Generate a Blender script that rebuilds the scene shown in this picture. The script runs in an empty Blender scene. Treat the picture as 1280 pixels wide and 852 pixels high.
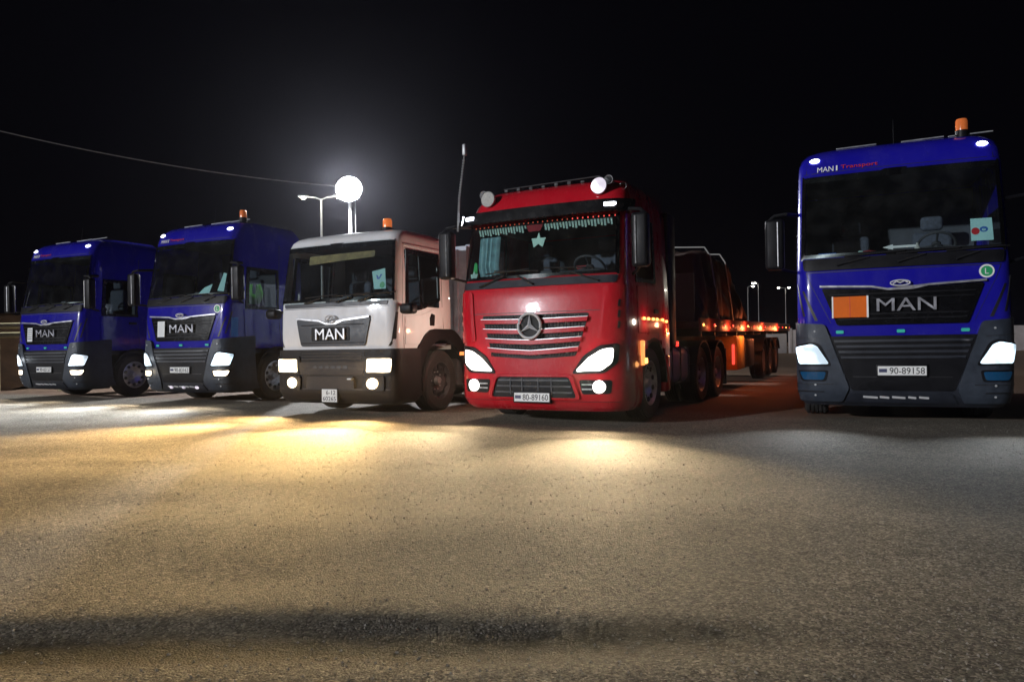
import bpy, bmesh, math, random
import numpy as np
from mathutils import Vector, Matrix, Euler, noise as mnoise

random.seed(7); rng = np.random.default_rng(7)
R = math.radians
PI = math.pi
scene = bpy.context.scene
COL = scene.collection

# ------------------------------------------------------------------ camera
cam_d = bpy.data.cameras.new('camera'); cam = bpy.data.objects.new('camera', cam_d); COL.objects.link(cam)
cam_d.sensor_width = 36; cam_d.lens = 25.49; cam_d.clip_start = 0.05; cam_d.clip_end = 3000
cam.matrix_world = Matrix.Translation((0, 0, 1.084)) @ Matrix.Rotation(R(90.32), 4, 'X') @ Matrix.Rotation(R(-0.9), 4, 'Z')
scene.camera = cam

# ------------------------------------------------------------------ night sky
world = bpy.data.worlds.new('World'); scene.world = world; world.use_nodes = True
wn = world.node_tree.nodes; wl = world.node_tree.links
bg = wn['Background']
bg.inputs['Color'].default_value = (0.30, 0.28, 0.50, 1); bg.inputs['Strength'].default_value = 0.0035

# ------------------------------------------------------------------ the one sun lamp: weak, low, from the left behind the camera
SUN_AZ, SUN_EL = (-0.82, -0.57), 12.0
sd = bpy.data.lights.new('sun', 'SUN'); sun = bpy.data.objects.new('sun', sd); COL.objects.link(sun)
sd.energy = 2.25; sd.angle = R(1.2); sd.color = (0.93, 0.95, 1.0)
_l = Vector((SUN_AZ[0], SUN_AZ[1], 0)).normalized() * math.cos(R(SUN_EL)) + Vector((0, 0, math.sin(R(SUN_EL))))
sun.rotation_euler = _l.to_track_quat('Z', 'Y').to_euler(); sun.location = (-30, -30, 40)

vs = scene.view_settings
scene.display_settings.display_device = 'sRGB'
vs.view_transform = 'Standard'; vs.look = 'None'; vs.exposure = 0.0; vs.gamma = 1.0
cy = scene.cycles
cy.max_bounces = 6; cy.diffuse_bounces = 2; cy.glossy_bounces = 3; cy.transmission_bounces = 4
cy.transparent_max_bounces = 12; cy.volume_bounces = 0; cy.caustics_reflective = False; cy.caustics_refractive = False
cy.sample_clamp_indirect = 4.0; cy.use_denoising = True; cy.use_light_tree = True


# ================================================================== materials
def nmat(name):
    m = bpy.data.materials.new(name); m.use_nodes = True
    return m, m.node_tree.nodes, m.node_tree.links, m.node_tree.nodes['Principled BSDF']


def simple(name, col, rough=0.5, metal=0.0, coat=0.0, var=0.0, vscale=6.0, bump=0.0, bscale=60.0, spec=0.5):
    m, n, l, p = nmat(name)
    p.inputs['Base Color'].default_value = (*col, 1); p.inputs['Roughness'].default_value = rough
    p.inputs['Metallic'].default_value = metal; p.inputs['Coat Weight'].default_value = coat
    p.inputs['Coat Roughness'].default_value = 0.06; p.inputs['Specular IOR Level'].default_value = spec
    tc = n.new('ShaderNodeTexCoord')
    if var:
        t = n.new('ShaderNodeTexNoise'); t.inputs['Scale'].default_value = vscale; t.inputs['Detail'].default_value = 6
        t.inputs['Roughness'].default_value = 0.65
        l.new(tc.outputs['Object'], t.inputs['Vector'])
        mr = n.new('ShaderNodeMapRange'); mr.inputs[1].default_value = 0.3; mr.inputs[2].default_value = 0.7
        mr.inputs[3].default_value = 1 - var; mr.inputs[4].default_value = 1 + var
        l.new(t.outputs['Fac'], mr.inputs[0])
        mx = n.new('ShaderNodeVectorMath'); mx.operation = 'SCALE'; mx.inputs[0].default_value = col
        l.new(mr.outputs[0], mx.inputs['Scale']); l.new(mx.outputs[0], p.inputs['Base Color'])
        rr = n.new('ShaderNodeMapRange'); rr.inputs[1].default_value = 0.3; rr.inputs[2].default_value = 0.7
        rr.inputs[3].default_value = max(0.03, rough * (1 - 0.5 * var)); rr.inputs[4].default_value = min(1, rough * (1 + var) + 0.05)
        l.new(t.outputs['Fac'], rr.inputs[0]); l.new(rr.outputs[0], p.inputs['Roughness'])
    if bump:
        t2 = n.new('ShaderNodeTexNoise'); t2.inputs['Scale'].default_value = bscale; t2.inputs['Detail'].default_value = 4
        l.new(tc.outputs['Object'], t2.inputs['Vector'])
        b = n.new('ShaderNodeBump'); b.inputs['Strength'].default_value = bump; b.inputs['Distance'].default_value = 0.01
        l.new(t2.outputs['Fac'], b.inputs['Height']); l.new(b.outputs[0], p.inputs['Normal'])
    return m


def paint(name, col, dust=(0.25, 0.22, 0.18), amt=0.16, rough=0.3):
    """vehicle paint: clear coat, slight orange peel and a thin patchy film of road dust"""
    m, n, l, p = nmat(name)
    tc = n.new('ShaderNodeTexCoord')
    t = n.new('ShaderNodeTexNoise'); t.inputs['Scale'].default_value = 2.6; t.inputs['Detail'].default_value = 9; t.inputs['Roughness'].default_value = 0.7
    mp = n.new('ShaderNodeMapping'); mp.inputs['Scale'].default_value = (1, 1, 0.45)
    l.new(tc.outputs['Object'], mp.inputs[0]); l.new(mp.outputs[0], t.inputs['Vector'])
    r = n.new('ShaderNodeMapRange'); r.inputs[1].default_value = 0.42; r.inputs[2].default_value = 0.78; r.inputs[3].default_value = 0.0; r.inputs[4].default_value = amt
    l.new(t.outputs['Fac'], r.inputs[0])
    mx = n.new('ShaderNodeMix'); mx.data_type = 'RGBA'
    mx.inputs[6].default_value = (*col, 1); mx.inputs[7].default_value = (*dust, 1)
    l.new(r.outputs[0], mx.inputs[0]); l.new(mx.outputs[2], p.inputs['Base Color'])
    ra = n.new('ShaderNodeMath'); ra.operation = 'MULTIPLY_ADD'; ra.inputs[1].default_value = 1.6; ra.inputs[2].default_value = rough
    l.new(r.outputs[0], ra.inputs[0]); l.new(ra.outputs[0], p.inputs['Roughness'])
    p.inputs['Coat Weight'].default_value = 0.8; p.inputs['Coat Roughness'].default_value = 0.045; p.inputs['Specular IOR Level'].default_value = 0.15
    t2 = n.new('ShaderNodeTexNoise'); t2.inputs['Scale'].default_value = 9.0; t2.inputs['Detail'].default_value = 2
    l.new(tc.outputs['Object'], t2.inputs['Vector'])
    b = n.new('ShaderNodeBump'); b.inputs['Strength'].default_value = 0.05; b.inputs['Distance'].default_value = 0.02
    l.new(t2.outputs['Fac'], b.inputs['Height']); l.new(b.outputs[0], p.inputs['Normal']); l.new(b.outputs[0], p.inputs['Coat Normal'])
    return m


def emit(name, col, st, pattern=0.0):
    m, n, l, p = nmat(name)
    p.inputs['Base Color'].default_value = (*([0.3 + 0.5 * c for c in col] if min(col) > .4 else [0.6 * c for c in col]), 1); p.inputs['Roughness'].default_value = 0.15
    p.inputs['Emission Color'].default_value = (*col, 1); p.inputs['Emission Strength'].default_value = st
    if pattern:
        tc = n.new('ShaderNodeTexCoord'); v = n.new('ShaderNodeTexVoronoi'); v.inputs['Scale'].default_value = 7; v.feature = 'SMOOTH_F1'
        l.new(tc.outputs['Object'], v.inputs['Vector'])
        mr = n.new('ShaderNodeMapRange'); mr.inputs[1].default_value = 0.15; mr.inputs[2].default_value = 0.65
        mr.inputs[3].default_value = st * (1 + pattern); mr.inputs[4].default_value = st * 0.35
        l.new(v.outputs['Distance'], mr.inputs[0]); l.new(mr.outputs[0], p.inputs['Emission Strength'])
    return m


def glass_mat(name, tint=(0.86, 0.90, 0.90), rough=0.02):
    m, n, l, p = nmat(name); n.remove(p)
    tr = n.new('ShaderNodeBsdfTransparent'); tr.inputs[0].default_value = (*tint, 1)
    gl = n.new('ShaderNodeBsdfGlossy'); gl.inputs['Roughness'].default_value = rough; gl.inputs[0].default_value = (0.95, 0.97, 1, 1)
    fr = n.new('ShaderNodeFresnel'); fr.inputs[0].default_value = 1.5
    mi = n.new('ShaderNodeMixShader')
    # thin film of dust on the pane
    df = n.new('ShaderNodeBsdfDiffuse'); df.inputs[0].default_value = (0.5, 0.5, 0.5, 1)
    tc = n.new('ShaderNodeTexCoord'); t = n.new('ShaderNodeTexNoise'); t.inputs['Scale'].default_value = 4; t.inputs['Detail'].default_value = 8
    l.new(tc.outputs['Object'], t.inputs['Vector'])
    mr = n.new('ShaderNodeMapRange'); mr.inputs[1].default_value = 0.4; mr.inputs[2].default_value = 0.8; mr.inputs[3].default_value = 0.004; mr.inputs[4].default_value = 0.014
    l.new(t.outputs['Fac'], mr.inputs[0])
    m2 = n.new('ShaderNodeMixShader')
    l.new(mr.outputs[0], m2.inputs[0]); l.new(tr.outputs[0], m2.inputs[1]); l.new(df.outputs[0], m2.inputs[2])
    ge = n.new('ShaderNodeNewGeometry'); fa = n.new('ShaderNodeMapRange'); fa.inputs[3].default_value = 1.0; fa.inputs[4].default_value = 0.0
    l.new(ge.outputs['Backfacing'], fa.inputs[0])
    mu = n.new('ShaderNodeMath'); mu.operation = 'MULTIPLY'; l.new(fr.outputs[0], mu.inputs[0]); l.new(fa.outputs[0], mu.inputs[1])
    l.new(mu.outputs[0], mi.inputs[0]); l.new(m2.outputs[0], mi.inputs[1]); l.new(gl.outputs[0], mi.inputs[2])
    l.new(mi.outputs[0], n['Material Output'].inputs[0])
    return m


M = {}
M['blue'] = paint('blue_paint', (0.010, 0.008, 0.29), amt=0.05, rough=0.24)
M['white'] = paint('white_paint', (0.78, 0.78, 0.80), dust=(0.45, 0.40, 0.33), amt=0.35)
M['red'] = paint('red_paint', (0.50, 0.008, 0.020), amt=0.04, rough=0.26)
M['grey_plastic'] = simple('grey_plastic', (0.016, 0.019, 0.028), 0.42, var=0.25, bump=0.1, bscale=250)
M['black_plastic'] = simple('black_plastic', (0.007, 0.007, 0.009), 0.42, var=0.25, spec=0.16)
M['gloss_black'] = simple('gloss_black', (0.004, 0.004, 0.005), 0.22, var=0.2, spec=0.25)
M['brown_plastic'] = simple('weathered_bumper_plastic', (0.013, 0.012, 0.013), 0.5, spec=0.22, var=0.3, bump=0.15, bscale=120)
M['brown_ledge'] = simple('weathered_step_plastic', (0.038, 0.034, 0.034), 0.55, spec=0.22, var=0.35, bump=0.15, bscale=120)
M['corner_grey'] = simple('blue_grey_plastic', (0.032, 0.040, 0.055), 0.42, var=0.3, bump=0.1, bscale=250, spec=0.3)
M['chrome'] = simple('chrome', (0.82, 0.83, 0.85), 0.22, metal=0.55, var=0.15)
M['dull_silver'] = simple('dull_silver_lettering', (0.42, 0.42, 0.46), 0.30, metal=0.6, var=0.3)
M['silver'] = simple('silver_lettering', (0.80, 0.80, 0.82), 0.30, metal=0.35, var=0.12)
M['alloy'] = simple('alloy', (0.45, 0.45, 0.46), 0.35, metal=0.9, var=0.3, vscale=20)
M['steel'] = simple('painted_steel', (0.03, 0.03, 0.033), 0.55, var=0.4, vscale=12, bump=0.1)
M['galv'] = simple('galvanised_steel', (0.42, 0.43, 0.44), 0.45, metal=0.6, var=0.25, vscale=8)
M['rubber'] = simple('rubber', (0.018, 0.017, 0.016), 0.85, var=0.4, vscale=15, bump=0.25, bscale=90)
M['glass'] = glass_mat('windscreen_glass')
M['side_glass'] = glass_mat('side_glass', (0.6, 0.64, 0.64))
M['mirror'] = simple('mirror_glass', (0.8, 0.8, 0.82), 0.03, metal=1.0)
M['interior'] = simple('cab_lining', (0.06, 0.065, 0.08), 0.8, var=0.3)
M['dash'] = simple('dashboard_plastic', (0.05, 0.052, 0.06), 0.6, var=0.2)
M['seat'] = simple('seat_cloth', (0.07, 0.08, 0.11), 0.9, var=0.4, vscale=25)
M['paper'] = simple('paper', (0.78, 0.80, 0.80), 0.7, var=0.06)
M['teal_paper'] = simple('teal_paper', (0.42, 0.74, 0.74), 0.7, var=0.06)
M['plate_white'] = simple('plate_white', (0.80, 0.80, 0.78), 0.35, var=0.1, vscale=12)
M['ink'] = simple('black_ink', (0.01, 0.01, 0.012), 0.5)
M['navy_ink'] = simple('navy_ink', (0.05, 0.055, 0.12), 0.5)
M['white_ink'] = simple('white_ink', (0.8, 0.8, 0.82), 0.5)
M['red_ink'] = simple('red_ink', (0.55, 0.02, 0.03), 0.5)
M['green_ink'] = simple('green_ink', (0.02, 0.32, 0.12), 0.5)
M['blue_ink'] = simple('blue_ink', (0.02, 0.12, 0.45), 0.5)
M['lightblue'] = simple('light_blue_foil', (0.02, 0.14, 0.5), 0.4)
M['orange'] = simple('orange_plate', (0.70, 0.13, 0.005), 0.5, spec=0.2, var=0.08)
M['yellow'] = simple('yellow_box_paint', (0.62, 0.36, 0.03), 0.5, var=0.3, vscale=8)
M['tipper'] = simple('blue_grey_body_paint', (0.26, 0.31, 0.38), 0.45, var=0.25, vscale=5)
M['tarp'] = simple('brown_tarpaulin', (0.055, 0.026, 0.020), 0.7, var=0.45, vscale=5, bump=0.5, bscale=9)
M['strap'] = simple('pale_strap', (0.30, 0.30, 0.28), 0.7, var=0.1)
M['curtain'] = simple('pale_green_curtain', (0.42, 0.62, 0.56), 0.8, var=0.25, vscale=14)
M['star_paper'] = simple('pale_green_card', (.55, .85, .74), .6, var=.05)
M['maroon_cloth'] = simple('maroon_cloth', (0.25, 0.02, 0.03), 0.9, var=0.3)
M['green_cloth'] = simple('green_cloth', (0.05, 0.38, 0.12), 0.8, var=0.2)
M['concrete'] = simple('pale_concrete', (0.26, 0.23, 0.22), 0.85, var=0.2, vscale=1.2, bump=0.2, bscale=12)
M['rail'] = simple('guard_rail_steel', (0.42, 0.38, 0.22), 0.5, var=0.25, vscale=3)
M['beacon'] = emit('amber_beacon', (1.0, 0.24, 0.05), 0.45)
M['beacon_dim'] = emit('amber_beacon_dim', (1.0, 0.24, 0.06), 0.12)
M['amber'] = emit('amber_lamp', (1.0, 0.42, 0.10), 4)
M['amber_dim'] = emit('amber_lamp_dim', (1.0, 0.30, 0.08), 1.5)
M['redlamp'] = emit('red_lamp', (1.0, 0.04, 0.03), 2.2)
M['red_dim'] = emit('red_lamp_dim', (1.0, 0.08, 0.05), 1.2)
M['string_lit'] = emit('string_lamp_lit', (1.0, 0.10, 0.08), .9)
M['string_dim'] = emit('string_lamp_dim', (1.0, 0.16, 0.08), .12)
M['wmark'] = emit('white_marker_lamp', (0.85, 0.88, 1.0), 9)
M['greenlamp'] = simple('green_reflector', (0.05, 0.55, 0.42), 0.3)
M['head_cool'] = emit('cool_headlamp', (0.66, 0.86, 1.0), 1.25, 1.6)
M['head_dim'] = emit('cool_headlamp_dim', (0.75, 0.88, 1.0), .85, 1.6)
M['head_white'] = emit('white_headlamp', (1.0, 0.96, 0.92), 4, 0.6)
M['head_warm'] = emit('warm_headlamp', (1.0, 0.84, 0.58), 4.5, 0.5)
M['fog_warm'] = emit('warm_fog_lamp', (1.0, 0.84, 0.62), 3, 0.4)
M['drl_blue'] = emit('blue_fog_glass', (0.01, 0.09, 0.22), 0.05)
M['spot_glass'] = simple('driving_lamp_glass', (0.42, 0.42, 0.39), 0.6, metal=0.0, var=0.25, vscale=40)
M['spot_lit'] = emit('driving_lamp_lit', (0.95, 0.85, 1.0), .42, 1.2)
M['lumin'] = emit('flood_lamp', (0.97, 0.98, 1.0), 90)
M['street'] = emit('street_lamp', (1.0, 0.98, 0.86), 30)
M['far_pole'] = simple('weathered_pole', (0.16, 0.16, 0.16), 0.6, var=0.2)
M['pole'] = simple('pole_paint', (0.62, 0.63, 0.63), 0.45, var=0.15)
M['stone'] = simple('stone_chips', (0.30, 0.28, 0.25), 0.8, var=0.45, vscale=30)
for k in ('head_cool', 'head_dim', 'head_white', 'head_warm', 'fog_warm', 'amber', 'amber_dim', 'redlamp', 'red_dim', 'wmark',
          'beacon', 'beacon_dim', 'drl_blue', 'spot_lit', 'street', 'lumin'):
    M[k].cycles.emission_sampling = 'NONE'


def vest_mat():
    m, n, l, p = nmat('high_visibility_cloth')
    n.remove(p)
    d = n.new('ShaderNodeBsdfDiffuse'); t = n.new('ShaderNodeBsdfTranslucent'); mi = n.new('ShaderNodeMixShader')
    d.inputs[0].default_value = (0.22, 0.95, 0.08, 1); t.inputs[0].default_value = (0.22, 0.95, 0.08, 1)
    mi.inputs[0].default_value = 0.6
    l.new(d.outputs[0], mi.inputs[1]); l.new(t.outputs[0], mi.inputs[2]); l.new(mi.outputs[0], n['Material Output'].inputs[0])
    return m


M['vest'] = vest_mat()


# ================================================================== mesh helpers
def rrect(u0, z0, u1, z1, r, n=4):
    pts = []
    for cx, cz, a0 in ((u1 - r, z0 + r, -90), (u1 - r, z1 - r, 0), (u0 + r, z1 - r, 90), (u0 + r, z0 + r, 180)):
        for i in range(n + 1):
            a = R(a0 + 90 * i / n); pts.append((cx + r * math.cos(a), cz + r * math.sin(a)))
    return pts


def rpoly(pts, r, n=4):
    out = []
    N = len(pts)
    for i in range(N):
        p0, p, p1 = (Vector(pts[i - 1]), Vector(pts[i]), Vector(pts[(i + 1) % N]))
        a = (p0 - p); b = (p1 - p); d = min(r, a.length * 0.45, b.length * 0.45)
        s, e = p + a.normalized() * d, p + b.normalized() * d
        for k in range(n + 1):
            t = k / n; q = s * (1 - t) ** 2 + p * 2 * t * (1 - t) + e * t * t; out.append((q.x, q.y))
    return out


def mir(pts): return [(-u, z) for u, z in reversed(pts)]


def circ(cu, cz, ru, rz=None, n=24):
    rz = rz or ru
    return [(cu + ru * math.cos(2 * PI * i / n), cz + rz * math.sin(2 * PI * i / n)) for i in range(n)]


class MB:
    """collects shapes, links them as one mesh object"""
    def __init__(s): s.v = []; s.f = []

    def add(s, verts, faces):
        o = len(s.v); s.v += [tuple(p) for p in verts]; s.f += [tuple(i + o for i in f) for f in faces]; return s

    def box(s, x0, y0, z0, x1, y1, z1):
        v = [(x, y, z) for z in (z0, z1) for y in (y0, y1) for x in (x0, x1)]
        return s.add(v, [(0, 2, 3, 1), (4, 5, 7, 6), (0, 1, 5, 4), (2, 6, 7, 3), (0, 4, 6, 2), (1, 3, 7, 5)])

    def rbox(s, x0, y0, z0, x1, y1, z1, r=0.03, seg=2):
        bm = bmesh.new(); bmesh.ops.create_cube(bm, size=1)
        for v in bm.verts:
            v.co = Vector(((x0 + x1) / 2 + v.co.x * (x1 - x0), (y0 + y1) / 2 + v.co.y * (y1 - y0), (z0 + z1) / 2 + v.co.z * (z1 - z0)))
        r = min(r, 0.45 * min(abs(x1 - x0), abs(y1 - y0), abs(z1 - z0)))
        bmesh.ops.bevel(bm, geom=bm.edges[:], offset=r, segments=seg, affect='EDGES', profile=0.5)
        return s.bm(bm)

    def bm(s, bm):
        bm.verts.index_update()
        s.add([v.co.copy() for v in bm.verts], [[v.index for v in f.verts] for f in bm.faces]); bm.free(); return s

    def lathe(s, prof, c, axis='X', n=32, close=False):
        """prof: (radius, along); revolve about axis through c"""
        v = []; f = []; m = len(prof)
        for i in range(n):
            a = 2 * PI * i / n; ca, sa = math.cos(a), math.sin(a)
            for r, t in prof:
                p = {'X': (t, r * ca, r * sa), 'Y': (r * ca, t, r * sa), 'Z': (r * ca, r * sa, t)}[axis]
                v.append((c[0] + p[0], c[1] + p[1], c[2] + p[2]))
        for i in range(n):
            j = (i + 1) % n
            for k in range(m - (0 if close else 1)):
                k2 = (k + 1) % m
                f.append((i * m + k, j * m + k, j * m + k2, i * m + k2))
        return s.add(v, f)

    def tube(s, pts, r, n=8, caps=True):
        pts = [Vector(p) for p in pts]; rs = r if isinstance(r, (list, tuple)) else [r] * len(pts)
        v = []; f = []
        up = Vector((0, 0, 1))
        for i, p in enumerate(pts):
            d = (pts[min(i + 1, len(pts) - 1)] - pts[max(i - 1, 0)]).normalized()
            a = d.cross(up if abs(d.z) < 0.95 else Vector((1, 0, 0))).normalized(); b = a.cross(d).normalized()
            for k in range(n):
                t = 2 * PI * k / n; v.append(p + (a * math.cos(t) + b * math.sin(t)) * rs[i])
        for i in range(len(pts) - 1):
            for k in range(n):
                k2 = (k + 1) % n; f.append((i * n + k, i * n + k2, (i + 1) * n + k2, (i + 1) * n + k))
        if caps:
            f.append(tuple(range(n - 1, -1, -1))); f.append(tuple((len(pts) - 1) * n + k for k in range(n)))
        return s.add(v, f)

    def disc(s, c, r, t, axis='Y', n=24):
        return s.lathe([(0.0001, -t / 2), (r, -t / 2), (r, t / 2), (0.0001, t / 2)], c, axis, n)

    def prism(s, pts, to3, h0, h1):
        """extrude a polygon; to3(a, b, h) -> xyz"""
        n = len(pts)
        v = [to3(a, b, h0) for a, b in pts] + [to3(a, b, h1) for a, b in pts]
        f = [tuple(range(n)), tuple(range(2 * n - 1, n - 1, -1))] + [(i, i + n, (i + 1) % n + n, (i + 1) % n) for i in range(n)]
        return s.add(v, f)

    def obj(s, name, mat, parent=None, smooth=35, bevel=0.0, loc=None):
        me = bpy.data.meshes.new(name); me.from_pydata(s.v, [], s.f); me.update()
        bm = bmesh.new(); bm.from_mesh(me); bmesh.ops.recalc_face_normals(bm, faces=bm.faces[:]); bm.to_mesh(me); bm.free()
        me.materials.append(M[mat] if isinstance(mat, str) else mat)
        if smooth:
            me.polygons.foreach_set('use_smooth', [True] * len(me.polygons)); me.set_sharp_from_angle(angle=R(smooth))
        o = bpy.data.objects.new(name, me); COL.objects.link(o)
        if parent is not None: o.parent = parent
        if loc is not None: o.location = loc
        if bevel:
            b = o.modifiers.new('bevel', 'BEVEL'); b.width = bevel; b.segments = 2; b.limit_method = 'ANGLE'; b.angle_limit = R(40)
        return o


def tag(o, label=None, cat=None, group=None, kind=None):
    if label: o['label'] = label
    if cat: o['category'] = cat
    if group: o['group'] = group
    if kind: o['kind'] = kind
    return o


def empty(name, loc=(0, 0, 0), rz=0.0, parent=None):
    o = bpy.data.objects.new(name, None); COL.objects.link(o); o.location = loc; o.rotation_euler = (0, 0, rz); o.empty_display_size = 0.3
    if parent is not None: o.parent = parent
    return o


class Skin:
    """a cab surface given by rows (z, front y, half width, corner radius) and the front's curvature k; u runs round the front from the middle"""
    def __init__(s, rows, k=0.05):
        a = np.array(rows, float); s.z, s.f_, s.w_, s.r_ = a.T; s.k = k

    def fwr(s, z): return float(np.interp(z, s.z, s.f_)), float(np.interp(z, s.z, s.w_)), float(np.interp(z, s.z, s.r_))

    def P(s, u, z, off=0.0):
        f, w, r = s.fwr(z); a = abs(u); sg = 1 if u >= 0 else -1; x0 = w - r; k = s.k
        if a <= x0:
            x, y = a, f + k * a * a; n = Vector((2 * k * a, -1)).normalized()
        elif a <= x0 + r * PI / 2:
            t = (a - x0) / r; x = x0 + r * math.sin(t); y = f + k * x0 * x0 + r * (1 - math.cos(t)); n = Vector((math.sin(t), -math.cos(t)))
        else:
            x = w; y = f + k * x0 * x0 + r + (a - x0 - r * PI / 2); n = Vector((1, 0))
        return (sg * (x + n.x * off), y + n.y * off, z)

    def us(s, y, z):
        f, w, r = s.fwr(z); x0 = w - r
        return x0 + r * PI / 2 + max(0.0, y - (f + s.k * x0 * x0 + r))

    def ut(s, t, z):
        f, w, r = s.fwr(z); return w - r + r * t * PI / 2

    def plate(s, name, outline, off, th, mat, parent, bevel=0.004, du=0.09, dz=0.14, smooth=35):
        """solid panel lying on the surface: front face `off` proud of it, `th` thick"""
        bm = bmesh.new(); vs_ = [bm.verts.new((u, 0, z)) for u, z in outline]; bm.faces.new(vs_)
        bmesh.ops.triangulate(bm, faces=bm.faces[:])
        us = [p[0] for p in outline]; zs = [p[1] for p in outline]
        for lo, hi, st, no in ((min(us), max(us), du, (1, 0, 0)), (min(zs), max(zs), dz, (0, 0, 1))):
            kk = math.ceil(lo / st + 1e-6)
            while kk * st < hi - 1e-6:
                bmesh.ops.bisect_plane(bm, geom=bm.verts[:] + bm.edges[:] + bm.faces[:], plane_co=Vector(no) * (kk * st), plane_no=no, dist=1e-5)
                kk += 1
        bm.verts.index_update()
        V = [v.co.copy() for v in bm.verts]; F = [[v.index for v in f.verts] for f in bm.faces]
        B = [(e.verts[0].index, e.verts[1].index) for e in bm.edges if len(e.link_faces) == 1]
        bm.free(); n = len(V)
        v = [s.P(p.x, p.z, off) for p in V] + [s.P(p.x, p.z, off - th) for p in V]
        f = F + [[i + n for i in reversed(q)] for q in F] + [(a, b, b + n, a + n) for a, b in B]
        return MB().add(v, f).obj(name, mat, parent, smooth, bevel)

    def ring(s, name, outer, inner, off, th, mat, parent, bevel=0.003, sub=6):
        n = len(outer); P0 = []; P1 = []
        for i in range(n):
            for k in range(sub):
                t = k / sub
                P0.append((outer[i][0] * (1 - t) + outer[(i + 1) % n][0] * t, outer[i][1] * (1 - t) + outer[(i + 1) % n][1] * t))
                P1.append((inner[i][0] * (1 - t) + inner[(i + 1) % n][0] * t, inner[i][1] * (1 - t) + inner[(i + 1) % n][1] * t))
        N = len(P0); v = [s.P(u, z, o) for o in (off, off - th) for P in (P0, P1) for u, z in P]; f = []
        for i in range(N):
            j = (i + 1) % N
            f += [(i, j, N + j, N + i), (2 * N + i, 3 * N + i, 3 * N + j, 2 * N + j), (i, 2 * N + i, 2 * N + j, j), (N + i, N + j, 3 * N + j, 3 * N + i)]
        return MB().add(v, f).obj(name, mat, parent, 35, bevel)

    def shell(s, name, zs, cols, back, mat, parent, hole=None, cap_top=True, cap_bottom=True):
        """loft through z levels; cols ('f', fraction of flat front) ('t', fraction of corner) ('y', side y); back(z) closes it"""
        L = []
        for z in zs:
            f, w, r = s.fwr(z); x0 = w - r; b = back(z) if back else None; us = []; last = -1
            for kind, val in cols:
                if kind == 'f': u = val * x0
                elif kind == 't': u = x0 + r * val * PI / 2
                else:
                    y = min(val, b - 0.01) if b else val
                    u = s.us(y, z)
                u = max(u, last + 0.002); last = u; us.append(u)
            row = [(-u) for u in reversed(us[1:])] + us
            L.append([(u, z, s.P(u, z)) for u in row] )
            if b:
                L[-1].append((9, z, (w - 0.06, b, z))); L[-1].insert(0, (-9, z, (-(w - 0.06), b, z)))
        n = len(L[0]); v = [p for row in L for _, _, p in row]; fc = []
        for i in range(len(L) - 1):
            for j in range(n - 1 + (1 if back else 0)):
                j2 = (j + 1) % n
                a, b2, c, d = i * n + j, i * n + j2, (i + 1) * n + j2, (i + 1) * n + j
                if hole and j + 1 < n:
                    cu = (L[i][j][0] + L[i][j2][0]) / 2; cz = (L[i][j][1] + L[i + 1][j][1]) / 2
                    ctr = [sum(v[q][m] for q in (a, b2, c, d)) / 4 for m in range(3)]
                    if hole(cu, cz, ctr): continue
                fc.append((a, b2, c, d))
        if cap_top: fc.append(tuple((len(L) - 1) * n + j for j in range(n)))
        if cap_bottom: fc.append(tuple(j for j in range(n - 1, -1, -1)))
        return MB().add(v, fc).obj(name, mat, parent, 40)


def text_mesh(body, size, depth):
    cu = bpy.data.curves.new('letters', 'FONT'); cu.body = body; cu.size = size; cu.extrude = depth; cu.align_x = 'CENTER'; cu.align_y = 'CENTER'
    cu.resolution_u = 3; cu.bevel_depth = 0
    o = bpy.data.objects.new('letters', cu); COL.objects.link(o); bpy.context.view_layer.update()
    me = bpy.data.meshes.new_from_object(o.evaluated_get(bpy.context.evaluated_depsgraph_get()))
    bpy.data.objects.remove(o); bpy.data.curves.remove(cu)
    return me


def text(name, body, pos, w, h, mat, parent, depth=0.004, rot=(PI / 2, 0, 0), shear=0.0, thick=0.0):
    me = text_mesh(body, 1.0, 0.5); me.name = name
    co = np.empty(len(me.vertices) * 3, np.float32); me.vertices.foreach_get('co', co); co = co.reshape(-1, 3)
    mn, mx = co.min(0), co.max(0); c = (mn + mx) / 2
    co = (co - c) / (mx - mn) * np.array([w, h, depth]); co[:, 0] += shear * co[:, 1]
    me.vertices.foreach_set('co', co.ravel()); me.update(); me.materials.clear(); me.materials.append(M[mat])
    o = bpy.data.objects.new(name, me); COL.objects.link(o); o.parent = parent; o.location = pos; o.rotation_euler = rot
    return o


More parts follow.
